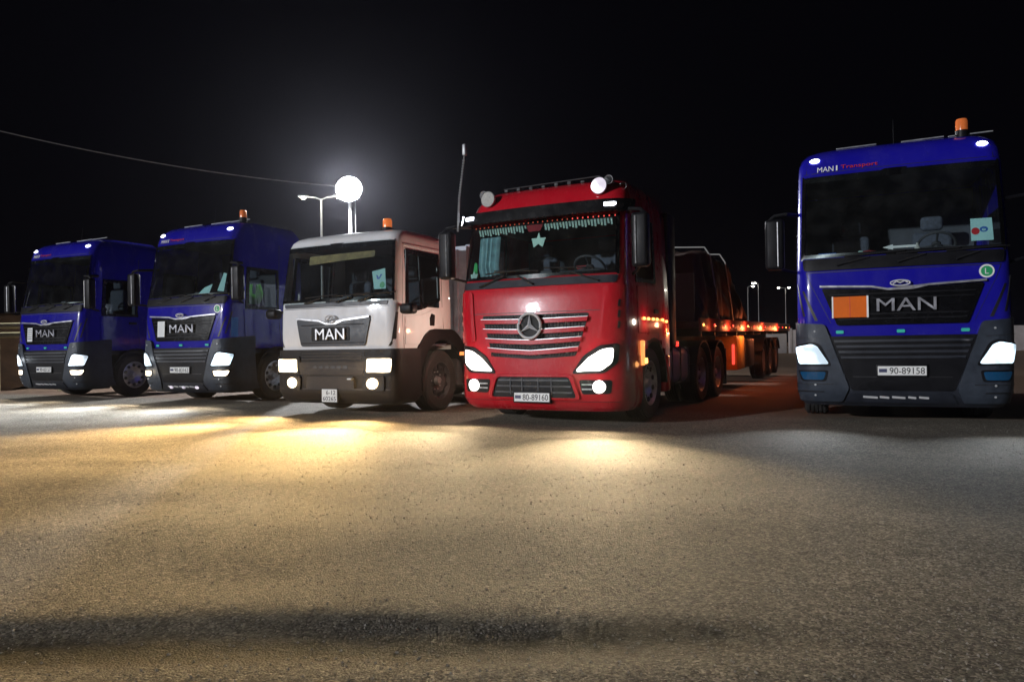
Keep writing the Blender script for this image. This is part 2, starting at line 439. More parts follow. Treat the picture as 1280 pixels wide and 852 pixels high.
# ================================================================== parts shared by the trucks
def wheel(parent, c, side, r=0.51, w=0.32, rim='alloy', dish=0.03):
    """one road wheel; side +1 shows its face to +x"""
    x = c[0]
    e = empty('wheel', c, 0, parent)
    h = w / 2; k = r
    prof = [(k * 0.60, -h * 0.85), (k * 0.72, -h), (k * 0.90, -h), (k * 0.97, -h * 0.86)]
    for i in range(5):                                              # tread ribs with grooves between
        a = -h * 0.8 + i * h * 0.33
        prof += [(k, a), (k, a + h * 0.24), (k * 0.965, a + h * 0.26), (k * 0.965, a + h * 0.31)]
    prof += [(k * 0.97, h * 0.86), (k * 0.90, h), (k * 0.72, h), (k * 0.60, h * 0.85)]
    MB().lathe(prof, (0, 0, 0), 'X', 40, True).obj('tyre', 'rubber', e, 30)
    s = side
    m = MB().lathe([(0.0001, s * (h * 0.35)), (k * 0.16, s * (h * 0.35)), (k * 0.2, s * (h * 0.1)), (k * 0.42, s * dish), (k * 0.52, s * h * 0.5), (k * 0.60, s * h * 0.9), (k * 0.63, s * h * 0.88),
                    (k * 0.60, -s * h * 0.8)], (0, 0, 0), 'X', 32)
    m.obj('rim', rim, e, 30)
    m = MB().lathe([(0.0001, s * h * 0.78), (k * 0.11, s * h * 0.75), (k * 0.15, s * h * 0.3)], (0, 0, 0), 'X', 16)
    for i in range(10):
        a = 2 * PI * i / 10; m.disc((s * (h * 0.2), k * 0.30 * math.cos(a), k * 0.30 * math.sin(a)), 0.018, 0.05, 'X', 6)
    m.obj('hub', 'galv', e, 30)
    m = MB()
    for i in range(10):
        a = 2 * PI * (i + 0.5) / 10; m.disc((s * (dish + 0.014), k * 0.455 * math.cos(a), k * 0.455 * math.sin(a)), 0.036, 0.02, 'X', 10)
    m.obj('rim_hole', 'ink', e, 30)
    return e


def arch(parent, y, z, r, x0, x1, a0=-5, a1=185, mat='black_plastic', name='mudguard', th=0.03):
    n = 16; v = []; f = []
    for i in range(n + 1):
        a = R(a0 + (a1 - a0) * i / n)
        for rr in (r, r + th):
            for x in (x0, x1): v.append((x, y + rr * math.cos(a), z + rr * math.sin(a)))
    for i in range(n):
        b = i * 4
        f += [(b, b + 1, b + 5, b + 4), (b + 2, b + 6, b + 7, b + 3), (b, b + 4, b + 6, b + 2), (b + 1, b + 3, b + 7, b + 5)]
    f += [(0, 2, 3, 1), (n * 4, n * 4 + 1, n * 4 + 3, n * 4 + 2)]
    return MB().add(v, f).obj(name, mat, parent, 30)


def spot(parent, loc, tilt, energy, col, cone=95, blend=0.9, yaw=0.0, size=0.06):
    d = bpy.data.lights.new('lamp_light', 'SPOT'); d.energy = energy; d.color = col; d.spot_size = R(cone); d.spot_blend = blend; d.shadow_soft_size = size
    o = bpy.data.objects.new('lamp_light', d); COL.objects.link(o); o.parent = parent; o.location = loc
    o.rotation_euler = Euler((R(90 - tilt), 0, PI + R(yaw)), 'XYZ')
    if energy > 200:                                                # added point light: glare-like glow on the bumper round the lens
        point(parent, (loc[0], loc[1] - .02, loc[2]), LENS_GLOW, col, .05)
    return o


LENS_GLOW = 2.2


def point(parent, loc, energy, col, size=0.04):
    d = bpy.data.lights.new('lamp_light', 'POINT'); d.energy = energy; d.color = col; d.shadow_soft_size = size
    o = bpy.data.objects.new('lamp_light', d); COL.objects.link(o); o.parent = parent; o.location = loc
    return o


def licence_plate(parent, sk, u, z, w, h, number, two=False):
    x, y, _ = sk.P(u, z, 0.035)
    pl = MB().rbox(x - w / 2 - 0.02, y - 0.005, z - h / 2 - 0.02, x + w / 2 + 0.02, y + 0.05, z + h / 2 + 0.02, 0.008).obj('licence_plate', 'black_plastic', parent)
    MB().box(x - w / 2, y - 0.010, z - h / 2, x + w / 2, y - 0.004, z + h / 2).obj('plate_face', 'plate_white', pl)
    if two:
        text('plate_number', number[0], (x + 0.03, y - 0.011, z + h * 0.24), w * 0.62, h * 0.34, 'ink', pl, 0.003)
        text('plate_number', number[1], (x, y - 0.011, z - h * 0.24), w * 0.86, h * 0.34, 'ink', pl, 0.003)
    else:
        MB().box(x - w / 2 + 0.012, y - 0.0125, z - h * 0.17, x - w / 2 + w * 0.19, y - 0.0095, z + h * 0.22).obj('plate_emblem', 'navy_ink', pl)
        text('plate_number', number, (x + w * 0.105, y - 0.011, z), w * 0.72, h * 0.70, 'ink', pl, 0.003)
    return pl


def mirror(parent, s, x, y, z0, z1, top_anchor, bot_anchor, w=0.24):
    """door mirror: two arms and a deep housing with glass facing back"""
    m = MB().rbox(x - w / 2, y - 0.10, z0, x + w / 2, y + 0.06, z1, 0.045, 3)
    h = m.obj('mirror', 'black_plastic', parent, 40)
    MB().rbox(x - w / 2 + 0.02, y + 0.055, z0 + 0.26, x + w / 2 - 0.02, y + 0.068, z1 - 0.03, 0.004).obj('mirror_glass', 'mirror', h)
    MB().rbox(x - w / 2 + 0.02, y + 0.055, z0 + 0.03, x + w / 2 - 0.02, y + 0.068, z0 + 0.22, 0.004).obj('mirror_glass', 'mirror', h)
    MB().tube([bot_anchor, (x, y - 0.02, z0 + 0.03)], 0.02).obj('mirror_stay', 'black_plastic', h)
    t = MB().tube([top_anchor, ((top_anchor[0] + x) / 2, y - 0.03, z1 + 0.06), (x, y - 0.02, z1 + 0.045), (x + s * w * 0.3, y - 0.02, z1 - 0.02)], 0.026)
    t.obj('mirror_arm', 'black_plastic', h)
    MB().tube([(x - s * w * 0.18, y - 0.105, z0 + 0.04), (x - s * w * 0.18, y - 0.108, z1 - 0.05)], 0.011).obj('mirror_trim', 'alloy', h)
    return h


def beacon(parent, x, y, z, lit='beacon', r=0.07, h=0.15):
    b = MB().lathe([(0.0001, 0.03), (r, 0.03), (r, 0.03 + h * 0.8), (r * 0.85, 0.03 + h), (0.0001, 0.03 + h)], (x, y, z), 'Z', 20).obj('warning_beacon', lit, parent)
    MB().lathe([(r * 1.1, -0.06), (r * 1.1, 0.03), (0.0001, 0.032)], (x, y, z), 'Z', 20).obj('beacon_base', 'black_plastic', b)
    return b


def wiper(parent, sk, u0, z0, u1, z1, off=0.045):
    pts = [sk.P(u0 + (u1 - u0) * t, z0 + (z1 - z0) * t, off - 0.012 * math.sin(PI * t)) for t in np.linspace(0, 1, 7)]
    a = MB().tube(pts[:5], 0.013, 6).obj('wiper', 'ink', parent)
    d = Vector(pts[-1]) - Vector(pts[0]); e = d.normalized()
    b0, b1 = u1 - 0.48 * (1 if u1 > u0 else -1), u1 + 0.22 * (1 if u1 > u0 else -1)
    MB().tube([sk.P(b0 + (b1 - b0) * t, z1 - 0.02 + 0.035 * t, off - 0.02) for t in np.linspace(0, 1, 7)], 0.011, 6).obj('wiper_blade', 'ink', a)


def interior(parent, sk, zsill, ztop, back, w):
    yb = back - 0.08; f = sk.fwr(zsill)[0]
    d = MB().rbox(-w + 0.07, f + 0.18, zsill - 0.5, w - 0.07, f + 0.62, zsill - 0.03, 0.06, 3)
    d.rbox(0.15, f + 0.36, zsill - 0.10, 0.82, f + 0.62, zsill + 0.10, 0.05, 3); d.rbox(-.85, f + .30, zsill - .08, -.15, f + .5, zsill + .03, .03, 2); d.rbox(-.1, f + .34, zsill - .1, .1, f + .5, zsill + .12, .03, 2)
    d.obj('dashboard', 'dash', parent)
    MB().box(-w + 0.07, yb - 0.03, zsill - 0.7, w - 0.07, yb, ztop).obj('cab_rear_lining', 'interior', parent)
    MB().box(-w + 0.1, f + 0.35, ztop + 0.02, w - 0.1, yb - 0.035, ztop + 0.045).obj('cab_roof_lining', 'interior', parent)
    MB().box(-w + 0.07, f + 0.3, zsill - 0.73, w - 0.07, yb - 0.035, zsill - 0.70).obj('cab_floor', 'interior', parent)
    for sx in (-0.52, 0.52):
        m = MB().rbox(sx - 0.26, f + 0.95, zsill - 0.42, sx + 0.26, f + 1.4, zsill - 0.25, 0.05, 3)
        m.rbox(sx - 0.25, f + 1.33, zsill - 0.3, sx + 0.25, f + 1.48, zsill + 0.42, 0.06, 3)
        m.rbox(sx - 0.14, f + 1.34, zsill + 0.44, sx + 0.14, f + 1.45, zsill + 0.64, 0.05, 3)
        m.obj('seat', 'seat', parent)
    c = Vector((0.5, f + 0.74, zsill + 0.16)); n = 28; pts = []
    q = Matrix.Rotation(R(-42), 3, 'X')
    ringp = [c + q @ Vector((0.22 * math.cos(2 * PI * i / n), 0.22 * math.sin(2 * PI * i / n), 0)) for i in range(n + 1)]
    m = MB().tube(ringp, 0.017, 8, False)
    for a in (0.2, PI - 0.2, -PI / 2): m.tube([c, c + q @ Vector((0.21 * math.cos(a), 0.21 * math.sin(a), 0))], 0.014, 6)
    m.tube([c, c + q @ Vector((0, 0, -0.28))], 0.03, 8); m.tube([c - q @ Vector((0, 0, 0.03)), c + q @ Vector((0, 0, 0.02))], 0.06, 12)
    m.obj('steering_wheel', 'dash', parent)


def chassis(parent, rear_axles, y_end, tank_side=True, rr=0.5, skirt=None, cab_back=2.3):
    m = MB()
    for sx in (-0.42, 0.42): m.box(sx - 0.04, 0.5, 0.72, sx + 0.04, y_end, 0.98)
    for y in (1.0, 2.6, 3.6, y_end - 0.3): m.box(-0.38, y, 0.75, 0.38, y + 0.12, 0.95)
    m.tube([(-0.95, 1.45, 0.5), (0.95, 1.45, 0.5)], 0.075); m.rbox(-0.5, 0.7, 0.35, 0.5, 1.6, 0.72, 0.08)
    for y in rear_axles:
        m.tube([(-0.95, y, rr), (0.95, y, rr)], 0.08); m.lathe([(0.0001, -0.22), (0.2, -0.12), (0.22, 0.0), (0.2, 0.12), (0.0001, 0.22)], (0, y, rr), 'X', 14)
    m.obj('chassis_frame', 'steel', parent, 30)
    for y in rear_axles:
        for s in (-1, 1):
            wheel(parent, (s * 1.03, y, rr), s, rr, 0.30); wheel(parent, (s * 0.70, y, rr), s, rr, 0.28)
            arch(parent, y, rr, rr + 0.09, s * 0.55, s * 1.22, 20, 160)
    if tank_side:
        for s in (-1, 1):
            t = MB().rbox(s * 0.58, cab_back + 0.05, 0.42, s * 1.15, rear_axles[0] - rr - 0.2, 1.0, 0.12, 4).obj('fuel_tank', 'galv', parent)
            g = MB()
            for y in np.linspace(cab_back + 0.25, rear_axles[0] - rr - 0.4, 3): g.rbox(s * 0.56, y - 0.03, 0.40, s * 1.17, y + 0.03, 1.02, 0.12, 4)
            g.obj('tank_band', 'steel', t)


def shared_front_wheels(parent, y, r=0.51, xc=1.02, rim='alloy'):
    for s in (-1, 1):
        wheel(parent, (s * xc, y, r), s, r, 0.32, rim, 0.09)


# ================================================================== the blue long-haul trucks
CX = [('f', 0), ('f', .2), ('f', .4), ('f', .6), ('f', .8), ('f', .92), ('f', 1), ('t', .15), ('t', .3), ('t', .42), ('t', .56), ('t', .7), ('t', .85), ('t', 1)]


def blue_truck(loc, yaw, label, number, beacon_x=None, head='head_cool', fog='fog_warm', headE=40, fogE=20, headcol=(0.85, 0.93, 1), fogcol=(1, .85, .62),
               sign='MAN', red_sign='Transport', glow_fog=True, card=None, roundel=True, blue_foil=False, tags=None):
    root = empty('blue_truck', loc, R(yaw)); tag(root, label, 'truck', 'blue long-haul trucks in the row')
    back = 2.28
    sk = Skin([(1.10, .04, 1.22, .2), (1.3, .03, 1.22, .2), (1.8, .05, 1.22, .2), (2.05, .08, 1.22, .2), (2.17, .11, 1.22, .2), (3.29, .30, 1.19, .2), (3.47, .35, 1.18, .22),
               (3.58, .42, 1.15, .25), (3.66, .53, 1.10, .28), (3.71, .68, 1.05, .30), (3.74, .90, .98, .30)], 0.05)
    bk = Skin([(.22, .20, 1.15, .25), (.28, .12, 1.18, .25), (.45, .04, 1.21, .25), (1.0, .0, 1.215, .25), (1.36, .02, 1.215, .25)], 0.05)
    zs = [1.10, 1.2, 1.3, 1.5, 1.65, 1.8, 1.93, 2.05, 2.17, 2.4, 2.7, 2.95, 3.29, 3.38, 3.47, 3.53, 3.58, 3.62, 3.66, 3.69, 3.71, 3.74]
    cols = CX + [('y', y) for y in (.62, .75, .95, 1.2, 1.42, 1.6, 1.9, 2.2)]

    def hole(u, z, c):
        if 2.17 < z < 3.29 and abs(u) < sk.ut(.42, z): return True
        if 1.93 < z < 2.7 and abs(c[0]) > 1.1 and .62 < c[1] < 1.42 and c[1] > .62: return True
        return False
    sk.shell('cab_shell', zs, cols, lambda z: back - (0.0 if z < 3.4 else (z - 3.4) * 0.6), 'blue', root, hole)
    # windscreen, its black border, the cowl below it
    wz = np.linspace(2.15, 3.31, 8); t = .47
    out = [(-sk.ut(t, z), z) for z in wz[::-1]] + [(sk.ut(t, z), z) for z in wz]
    g = sk.plate('windscreen', out, 0.006, 0.006, 'glass', root, 0)
    wi = np.linspace(2.22, 3.21, 8); ti = .30
    inn = [(-sk.ut(ti, z), z) for z in wi[::-1]] + [(sk.ut(ti, z), z) for z in wi]
    sk.ring('windscreen_border', out, inn, 0.011, 0.004, 'gloss_black', root, 0, 2)
    sk.plate('wiper_cowl', rpoly([(-1.12, 2.0), (1.12, 2.0), (1.14, 2.16), (-1.14, 2.16)], .04), 0.02, 0.05, 'black_plastic', root)
    for u0, u1 in ((-.72, -.15), (-.02, .45), (.62, 1.0)): wiper(root, sk, u0, 2.06, u1, 2.19)
    # seam lines of the front flap and the grille
    sk.plate('panel_seam', [(-1.10, 1.972), (1.10, 1.972), (1.10, 1.982), (-1.10, 1.982)], 0.003, 0.006, 'ink', root, 0)
    gr = sk.plate('grille', rpoly([(-.73, 1.27), (.73, 1.27), (.91, 1.76), (.30, 1.73), (.12, 1.70), (-.12, 1.70), (-.30, 1.73), (-.91, 1.76)], .03), 0.022, 0.04, 'gloss_black', root)
    for z in (1.34, 1.40, 1.60, 1.66): sk.plate('grille_bar', [(-.70 - (z - 1.27) * .3, z), (.70 + (z - 1.27) * .3, z), (.70 + (z - 1.27) * .3, z + .018), (-.70 - (z - 1.27) * .3, z + .018)], 0.034, 0.02, 'black_plastic', gr, 0.003)
    tr = [(-.93, 1.775), (-.32, 1.745), (-.14, 1.705), (.14, 1.705), (.32, 1.745), (.93, 1.775)]
    sk.plate('chrome_trim', tr + [(u, z + .026) for u, z in reversed(tr)], 0.045, 0.03, 'dull_silver', root, 0.005)
    em = MB().tube([sk.P(0.11 * math.cos(a), 1.79 + .035 * math.sin(a), .05) for a in np.linspace(0, 2 * PI, 20)], .009, 6, False)
    em.tube([sk.P(x_, 1.79 + z_, .05) for x_, z_ in ((-.08, -.01), (-.04, .02), (.0, .0), (.05, .025), (.085, .0))], .010, 6)
    em.obj('emblem', 'silver', root)
    x, y, _ = sk.P(0, 1.52, .055)
    text('lettering', sign, (0.06 if card else 0.04, y + .008, 1.52), .66, .16, 'dull_silver', root, .03)
    for sgn in (-1, 1):
        sk.plate('panel_seam', [(sgn * 1.03, 1.80), (sgn * 1.037, 1.80), (sgn * 1.10, 1.97), (sgn * 1.093, 1.97)], .003, .006, 'ink', root, 0)
        sk.plate('panel_seam', [(sgn * .80, 1.30), (sgn * .806, 1.30), (sgn * 1.036, 1.80), (sgn * 1.03, 1.80)], .003, .006, 'ink', root, 0)
        sk.plate('roof_seam', [(sgn * 1.08, 3.33), (sgn * 1.086, 3.33), (sgn * 1.06, 3.60), (sgn * 1.054, 3.60)], .003, .006, 'ink', root, 0)
        for zz_b in (.36, .50, 1.20):
            p = bk.P(sgn * 1.0, zz_b, .034); MB().disc((p[0], p[1], p[2]), .014, .012, 'Y', 6).obj('bumper_bolt', 'galv', root)
        bk.plate('bumper_seam', [(sgn * .78, .505), (sgn * 1.30, .505), (sgn * 1.30, .513), (sgn * .78, .513)], .033, .01, 'ink', root, 0)
        bk.plate('bumper_seam', [(sgn * .90, 1.10), (sgn * 1.34, 1.12), (sgn * 1.34, 1.128), (sgn * .90, 1.108)], .033, .01, 'ink', root, 0)
    sk.plate('panel_seam', [(-1.12, 3.335), (1.12, 3.335), (1.12, 3.342), (-1.12, 3.342)], .003, .006, 'ink', root, 0)
    # corner air slots
    for f in (lambda p: p, mir):
        sk.plate('air_slot', f([(1.12, 1.40), (1.15, 1.40), (1.27, 1.84), (1.24, 1.84)]), 0.004, 0.02, 'ink', root, 0)
        sk.plate('air_slot', f([(.96, 1.34), (1.0, 1.34), (1.16, 1.74), (1.13, 1.74)]), 0.004, 0.02, 'ink', root, 0)
    # bumper
    bz = [.22, .25, .28, .36, .45, .7, 1.0, 1.10]
    bk.shell('bumper', bz, CX + [('y', .6), ('y', .8)], None, 'grey_plastic', root, None, False, False)
    lg = bk.plate('lower_grille', rpoly([(-.84, 1.13), (-.57, .43), (.57, .43), (.84, 1.13)], .03), 0.012, 0.03, 'black_plastic', root)
    for z in (.84, .91, .98, 1.05):
        hw = .57 + (z - .43) * .36 - .03
        bk.plate('grille_bar', [(-hw, z), (hw, z), (hw + .01, z + .032), (-hw - .01, z + .032)], 0.032, 0.03, 'grey_plastic', lg, .006)
    bk.plate('panel_seam', [(-.55, .60), (.55, .60), (.56, .612), (-.56, .612)], 0.016, 0.01, 'ink', lg, 0)
    bk.plate('lower_lip', rpoly([(-.62, .26), (.62, .26), (.55, .40), (-.55, .40)], .03), 0.02, 0.05, 'grey_plastic', root)
    for u0, u1 in ((-.44, -.27), (-.25, -.14), (-.11, .04), (.07, .16), (.19, .30)):
        bk.plate('chrome_strip', rpoly([(u0, .335), (u1, .325), (u1, .352), (u0, .362)], .01), 0.034, 0.02, 'silver', root, .004)
    U = bk.us(.8, .8)
    for f, s in ((lambda p: p, 1), (mir, -1)):
        c = bk.plate('bumper_corner', f(rpoly([(.88, 1.29), (.60, .46), (.68, .27), (U, .27), (U, 1.36)], .04)), 0.03, 0.05, 'corner_grey', root, .012)
        hl = f(rpoly([(.83, .77), (1.20, .77), (1.29, .99), (1.03, 1.035), (.97, 1.0)], .035))
        h = bk.plate('headlight', f(rpoly([(.80, .745), (1.22, .745), (1.33, 1.01), (1.02, 1.065), (.93, 1.02)], .04)), 0.036, 0.03, 'black_plastic', root, .005)
        bk.plate('headlight_lens', hl, 0.045, 0.02, head, h, .006)
        fg = f(rpoly([(.90, .565), (1.14, .565), (1.20, .67), (.87, .67)], .03))
        fo = bk.plate('fog_lamp', f(rpoly([(.87, .545), (1.17, .545), (1.24, .69), (.84, .69)], .03)), 0.036, 0.03, 'black_plastic', root, .005)
        bk.plate('fog_lens', fg, 0.042, 0.02, fog, fo, .004)
        bk.plate('bumper_step', f([(.9, .40), (1.35, .40), (1.35, .415), (.9, .415)]), 0.036, 0.02, 'ink', root, 0)
        px, py, pz = bk.P(s * 1.02, .9, .10)
        spot(root, (px, py, pz), 9, headE * 6, headcol, 85, 1.0)
        if glow_fog:
            px, py, pz = bk.P(s * 1.02, .62, .10); spot(root, (px, py, pz), 6, fogE * 4, fogcol, 130, 1.0)
    licence_plate(root, bk, 0, .685, .54, .115, number)
    for u in (-.70, 0, .70): sk.plate('position_lamp', rrect(u - .045, 1.165, u + .045, 1.205, .012), .018, .02, 'greenlamp', root, .002)
    # roof lamps, roof lettering
    for s in (-1, 1):
        sk.plate('roof_lamp', circ(s * .97, 3.525, .062, .032, 16), .02, .03, 'wmark', root, .004)
    for i, (body, x0, w_, mt) in enumerate(((sign, -.84, .20, 'white_ink'), ('|', -.70, .018, 'white_ink'), (red_sign, -.43, .44, 'red_ink'))):
        px, py, pz = sk.P(x0, 3.385, .006)
        text('lettering', body, (px, py - .004, pz), w_, .075 if i != 2 else .07, mt, root, .004, (PI / 2 - R(18), 0, math.atan(2 * .05 * x0)))
    # doors, side windows, mirrors
    for s in (-1, 1):
        def o2(pts): return [(s * sk.us(y_, z_), z_) for y_, z_ in pts]
        d = sk.plate('door', o2([(.56, 1.2), (1.5, 1.2), (1.5, 1.90), (.52, 1.90)]), .010, .02, 'blue', root, .006)
        sk.plate('door_handle', o2([(1.25, 1.72), (1.45, 1.72), (1.45, 1.77), (1.25, 1.77)]), .035, .03, 'black_plastic', d, .008)
        sk.ring('window_frame', o2([(.56, 1.90), (1.5, 1.90), (1.5, 2.76), (.62, 2.76)]), o2([(.64, 1.96), (1.44, 1.96), (1.44, 2.69), (.70, 2.69)]), .012, .02, 'gloss_black', root)
        sk.plate('side_window', o2([(.62, 1.94), (1.46, 1.94), (1.46, 2.71), (.66, 2.71)]), .004, .006, 'side_glass', root, 0)
        sk.plate('panel_seam', o2([(1.56, 1.15), (1.57, 1.15), (1.57, 3.3), (1.56, 3.3)]), .003, .006, 'ink', root, 0)
        ta = sk.P(s * sk.us(.5, 2.8), 2.82); ba = sk.P(s * sk.us(.5, 2.05), 2.02)
        mirror(root, s, s * 1.48, .12, 2.04, 2.72, ta, ba)
        arch(root, 1.45, .51, .60, s * .82, s * 1.235, 0, 180)
        MB().rbox(s * .85, 2.0, .32, s * 1.22, back, 1.10, .05).obj('side_skirt', 'grey_plastic', root)
        m = MB().rbox(s * .95, .78, .34, s * 1.2, .93, .42, .02); m.rbox(s * .95, .78, .64, s * 1.2, .90, .72, .02)
        m.obj('step', 'black_plastic', root)
        for z in (2.8, 3.0, 3.2):
            pass
    arch(root, 1.45, .51, .62, -.82, .82, 20, 160, 'steel', 'arch_liner')
    MB().box(-1.1, .35, 1.0, 1.1, back - .1, 1.09).obj('cab_underside', 'steel', root)
    for x in (-.7, .1, .65): MB().tube([(x, 0.75, 3.735), (x + .5, .78, 3.75)], .010).obj('roof_rail', 'galv', root)
    MB().tube([(0.02, .9, 3.72), (.02, .95, 4.1)], [.008, .003], 6).obj('aerial', 'black_plastic', root)
    if beacon_x is not None: beacon(root, beacon_x, .75, 3.76, 'beacon_dim')
    interior(root, sk, 2.17, 3.29, back, 1.2)
    shared_front_wheels(root, 1.45)
    chassis(root, (5.05,), 6.0, cab_back=back)
    MB().rbox(-.5, 4.6, 1.0, .5, 5.5, 1.14, .03).obj('fifth_wheel', 'steel', root)
    if roundel:
        c = sk.P(.94, 1.895, .008)
        a = MB().disc((0, 0, 0), .082, .006, 'Y', 28).obj('round_sticker', 'plate_white', root); a.location = c; a.rotation_euler = (0, 0, .09)
        MB().disc((0, -.004, 0), .062, .004, 'Y', 28).obj('sticker_field', 'green_ink', a)
        text('sticker_letter', 'L', (0, -.007, 0), .04, .07, 'white_ink', a, .003)
    if blue_foil:
        sk.plate('blue_foil', [(1.24, 1.34), (1.40, 1.34), (1.40, 1.72), (1.24, 1.72)], .004, .005, 'lightblue', root, 0)
    return root, sk, bk


def sheet(parent_sk_root, sk, name, outline, off, mat, label, cat, marks=(), group=None):
    """a paper standing behind the glass: own top-level thing, posed in the truck's frame"""
    root = parent_sk_root
    o = sk.plate(name, outline, off, .003, mat, None, 0)
    mw = Matrix.Translation(root.location) @ Matrix.Rotation(root.rotation_euler.z, 4, 'Z')
    o.matrix_world = mw
    for nm, ol, mt in marks: sk.plate(nm, ol, off + .0015, .003, mt, o, 0)
    tag(o, label, cat, group)
    return o


# right truck -------------------------------------------------------------
RT, rsk, rbk = blue_truck((4.89, 9.11, 0), -23.9, 'nearest blue truck at the right end, orange plate on its black grille', '90-89158', beacon_x=.80,
                          head='head_cool', fog='drl_blue', headE=26, fogE=0, glow_fog=False, card=True)
o = sheet(RT, rsk, 'hazard_plate', [(-.77, 1.37), (-.38, 1.37), (-.38, 1.64), (-.77, 1.64)], .062, 'orange', 'blank orange plate hung on the right blue truck grille', 'plate',
          [('plate_edge', [(-.785, 1.365), (-.768, 1.365), (-.768, 1.645), (-.785, 1.645)], 'plate_white'),
           ('plate_edge', [(-.382, 1.365), (-.360, 1.365), (-.360, 1.645), (-.382, 1.645)], 'plate_white'),
           ('fold_line', [(-.577, 1.372), (-.571, 1.372), (-.571, 1.638), (-.577, 1.638)], 'red_ink')])
sheet(RT, rsk, 'permit_paper', [(.80, 2.28), (1.04, 2.28), (1.03, 2.56), (.80, 2.56)], -.02, 'teal_paper', 'pale teal permit with red dot behind the right blue truck windscreen', 'paper',
      [('red_dot', circ(.85, 2.40, .045, .045, 16), 'red_ink'), ('blue_swirl', circ(.94, 2.42, .045, .035, 16), 'blue_ink'), ('blue_swirl_centre', circ(.94, 2.415, .022, .016, 12), 'teal_paper')])
m_ = sheet(RT, rsk, 'arrow_sign', [(-.18, 2.265), (-.06, 2.30), (-.06, 2.28), (.20, 2.28), (.20, 2.25), (-.06, 2.25), (-.06, 2.23)], -.06, 'paper', 'white arrow sign lying on the right blue truck dashboard', 'sign')
gcl = MB()
for k in range(5): gcl.rbox(-.62 + k * .08, .42, 2.17, -.55 + k * .08, .56, 2.23 + .02 * (k % 3), .02)
gcl = gcl.obj('folded_cloth', 'curtain', None); gcl.matrix_world = Matrix.Translation(RT.location) @ Matrix.Rotation(RT.rotation_euler.z, 4, 'Z')
tag(gcl, 'folded pale green cloth on the right blue truck dashboard', 'cloth')

def on_dash(truck, name, mb, mat, label, cat):
    o = mb.obj(name, mat, None, 40); o.matrix_world = Matrix.Translation(truck.location) @ Matrix.Rotation(truck.rotation_euler.z, 4, 'Z'); tag(o, label, cat); return o


on_dash(RT, 'tissue_box', MB().rbox(-.95, .40, 2.12, -.72, .54, 2.26, .015), 'blue_ink', 'blue tissue box at the dark end of the right blue truck dashboard', 'box')
on_dash(RT, 'water_bottle', MB().lathe([(.0001, 2.12), (.035, 2.12), (.036, 2.27), (.015, 2.31), (.015, 2.33), (.0001, 2.33)], (.24, .46, 0), 'Z', 14), 'spot_glass', 'small clear bottle by the right blue truck steering wheel', 'bottle')
on_dash(RT, 'cloth_bundle', MB().lathe([(.0001, 2.12), (.13, 2.14), (.15, 2.20), (.10, 2.26), (.0001, 2.28)], (-.33, .50, 0), 'Z', 11), 'maroon_cloth', 'dark red cloth bundle on the right blue truck dashboard', 'cloth')

# second truck from the left ------------------------------------------------
T2, s2, b2 = blue_truck((-6.72, 14.67, 0), -25.3, 'blue truck parked directly left of the white truck, beacon on roof', '90-83162', beacon_x=1.0,
                        head='head_cool', fog='fog_warm', headE=300, fogE=70, card=True, blue_foil=True)
sheet(T2, s2, 'card', [(-.64, 1.36), (-.42, 1.36), (-.42, 1.68), (-.64, 1.68)], .060, 'paper', 'white card on the grille of the second blue truck from the left', 'card')
sheet(T2, s2, 'permit_paper', [(.86, 2.26), (1.02, 2.24), (1.05, 2.60), (.97, 2.62)], -.02, 'teal_paper', 'tall pale paper behind windscreen corner of truck left of white one', 'paper')
sheet(T2, s2, 'folded_paper', [(.38, 2.22), (.66, 2.22), (.72, 2.40), (.52, 2.34)], -.02, 'teal_paper', 'creased pale paper on dashboard of truck left of the white one', 'paper')
for k, u in enumerate((-.34, .02, .38)):
    b2.plate('reflector', circ(u, .33, .045, .03, 12), .045, .02, 'spot_lit', T2, .003)  # reflectors made to glow by the lit lamp material
vest = MB()
vv = []; ff = []; nx, nz = 10, 12
for i in range(nx + 1):
    for j in range(nz + 1):
        a, b = i / nx, j / nz
        wd = .13 + .05 * math.sin(b * 3) ; t_ = (a - .5) * 2 * wd; q_ = .03 * math.sin(a * 9 + b * 5)
        vv.append((1.0 + .90 * t_ + .4 * q_, 1.02 + .42 * t_ + .03 * (b - .5) - .9 * q_, 2.02 + b * .42))
for i in range(nx):
    for j in range(nz):
        if 4 <= i <= 5 and j > 4 and (j - 4) > abs(i - 4.5) * 3: continue
        q = i * (nz + 1) + j; ff.append((q, q + nz + 1, q + nz + 2, q + 1))
vo = vest.add(vv, ff).obj('safety_vest', 'vest', None); vo.matrix_world = Matrix.Translation(T2.location) @ Matrix.Rotation(T2.rotation_euler.z, 4, 'Z')
tag(vo, 'bright green safety vest hanging in a dark cab side window', 'vest')

# far left truck -------------------------------------------------------------
T1, s1, b1 = blue_truck((-10.82, 16.77, 0), -25.6, 'blue truck at the left end of the row, farthest from camera', '90-83157', None,
                        head='head_dim', fog='fog_warm', headE=200, fogE=45, card=True, roundel=False)
sheet(T1, s1, 'card', [(-.62, 1.34), (-.42, 1.34), (-.42, 1.66), (-.62, 1.66)], .060, 'paper', 'narrow white card on grille of the leftmost blue truck', 'card',
      [('print_line', [(-.60, 1.40 + .05 * k), (-.44, 1.40 + .05 * k), (-.44, 1.415 + .05 * k), (-.60, 1.415 + .05 * k)], 'ink') for k in range(5)])


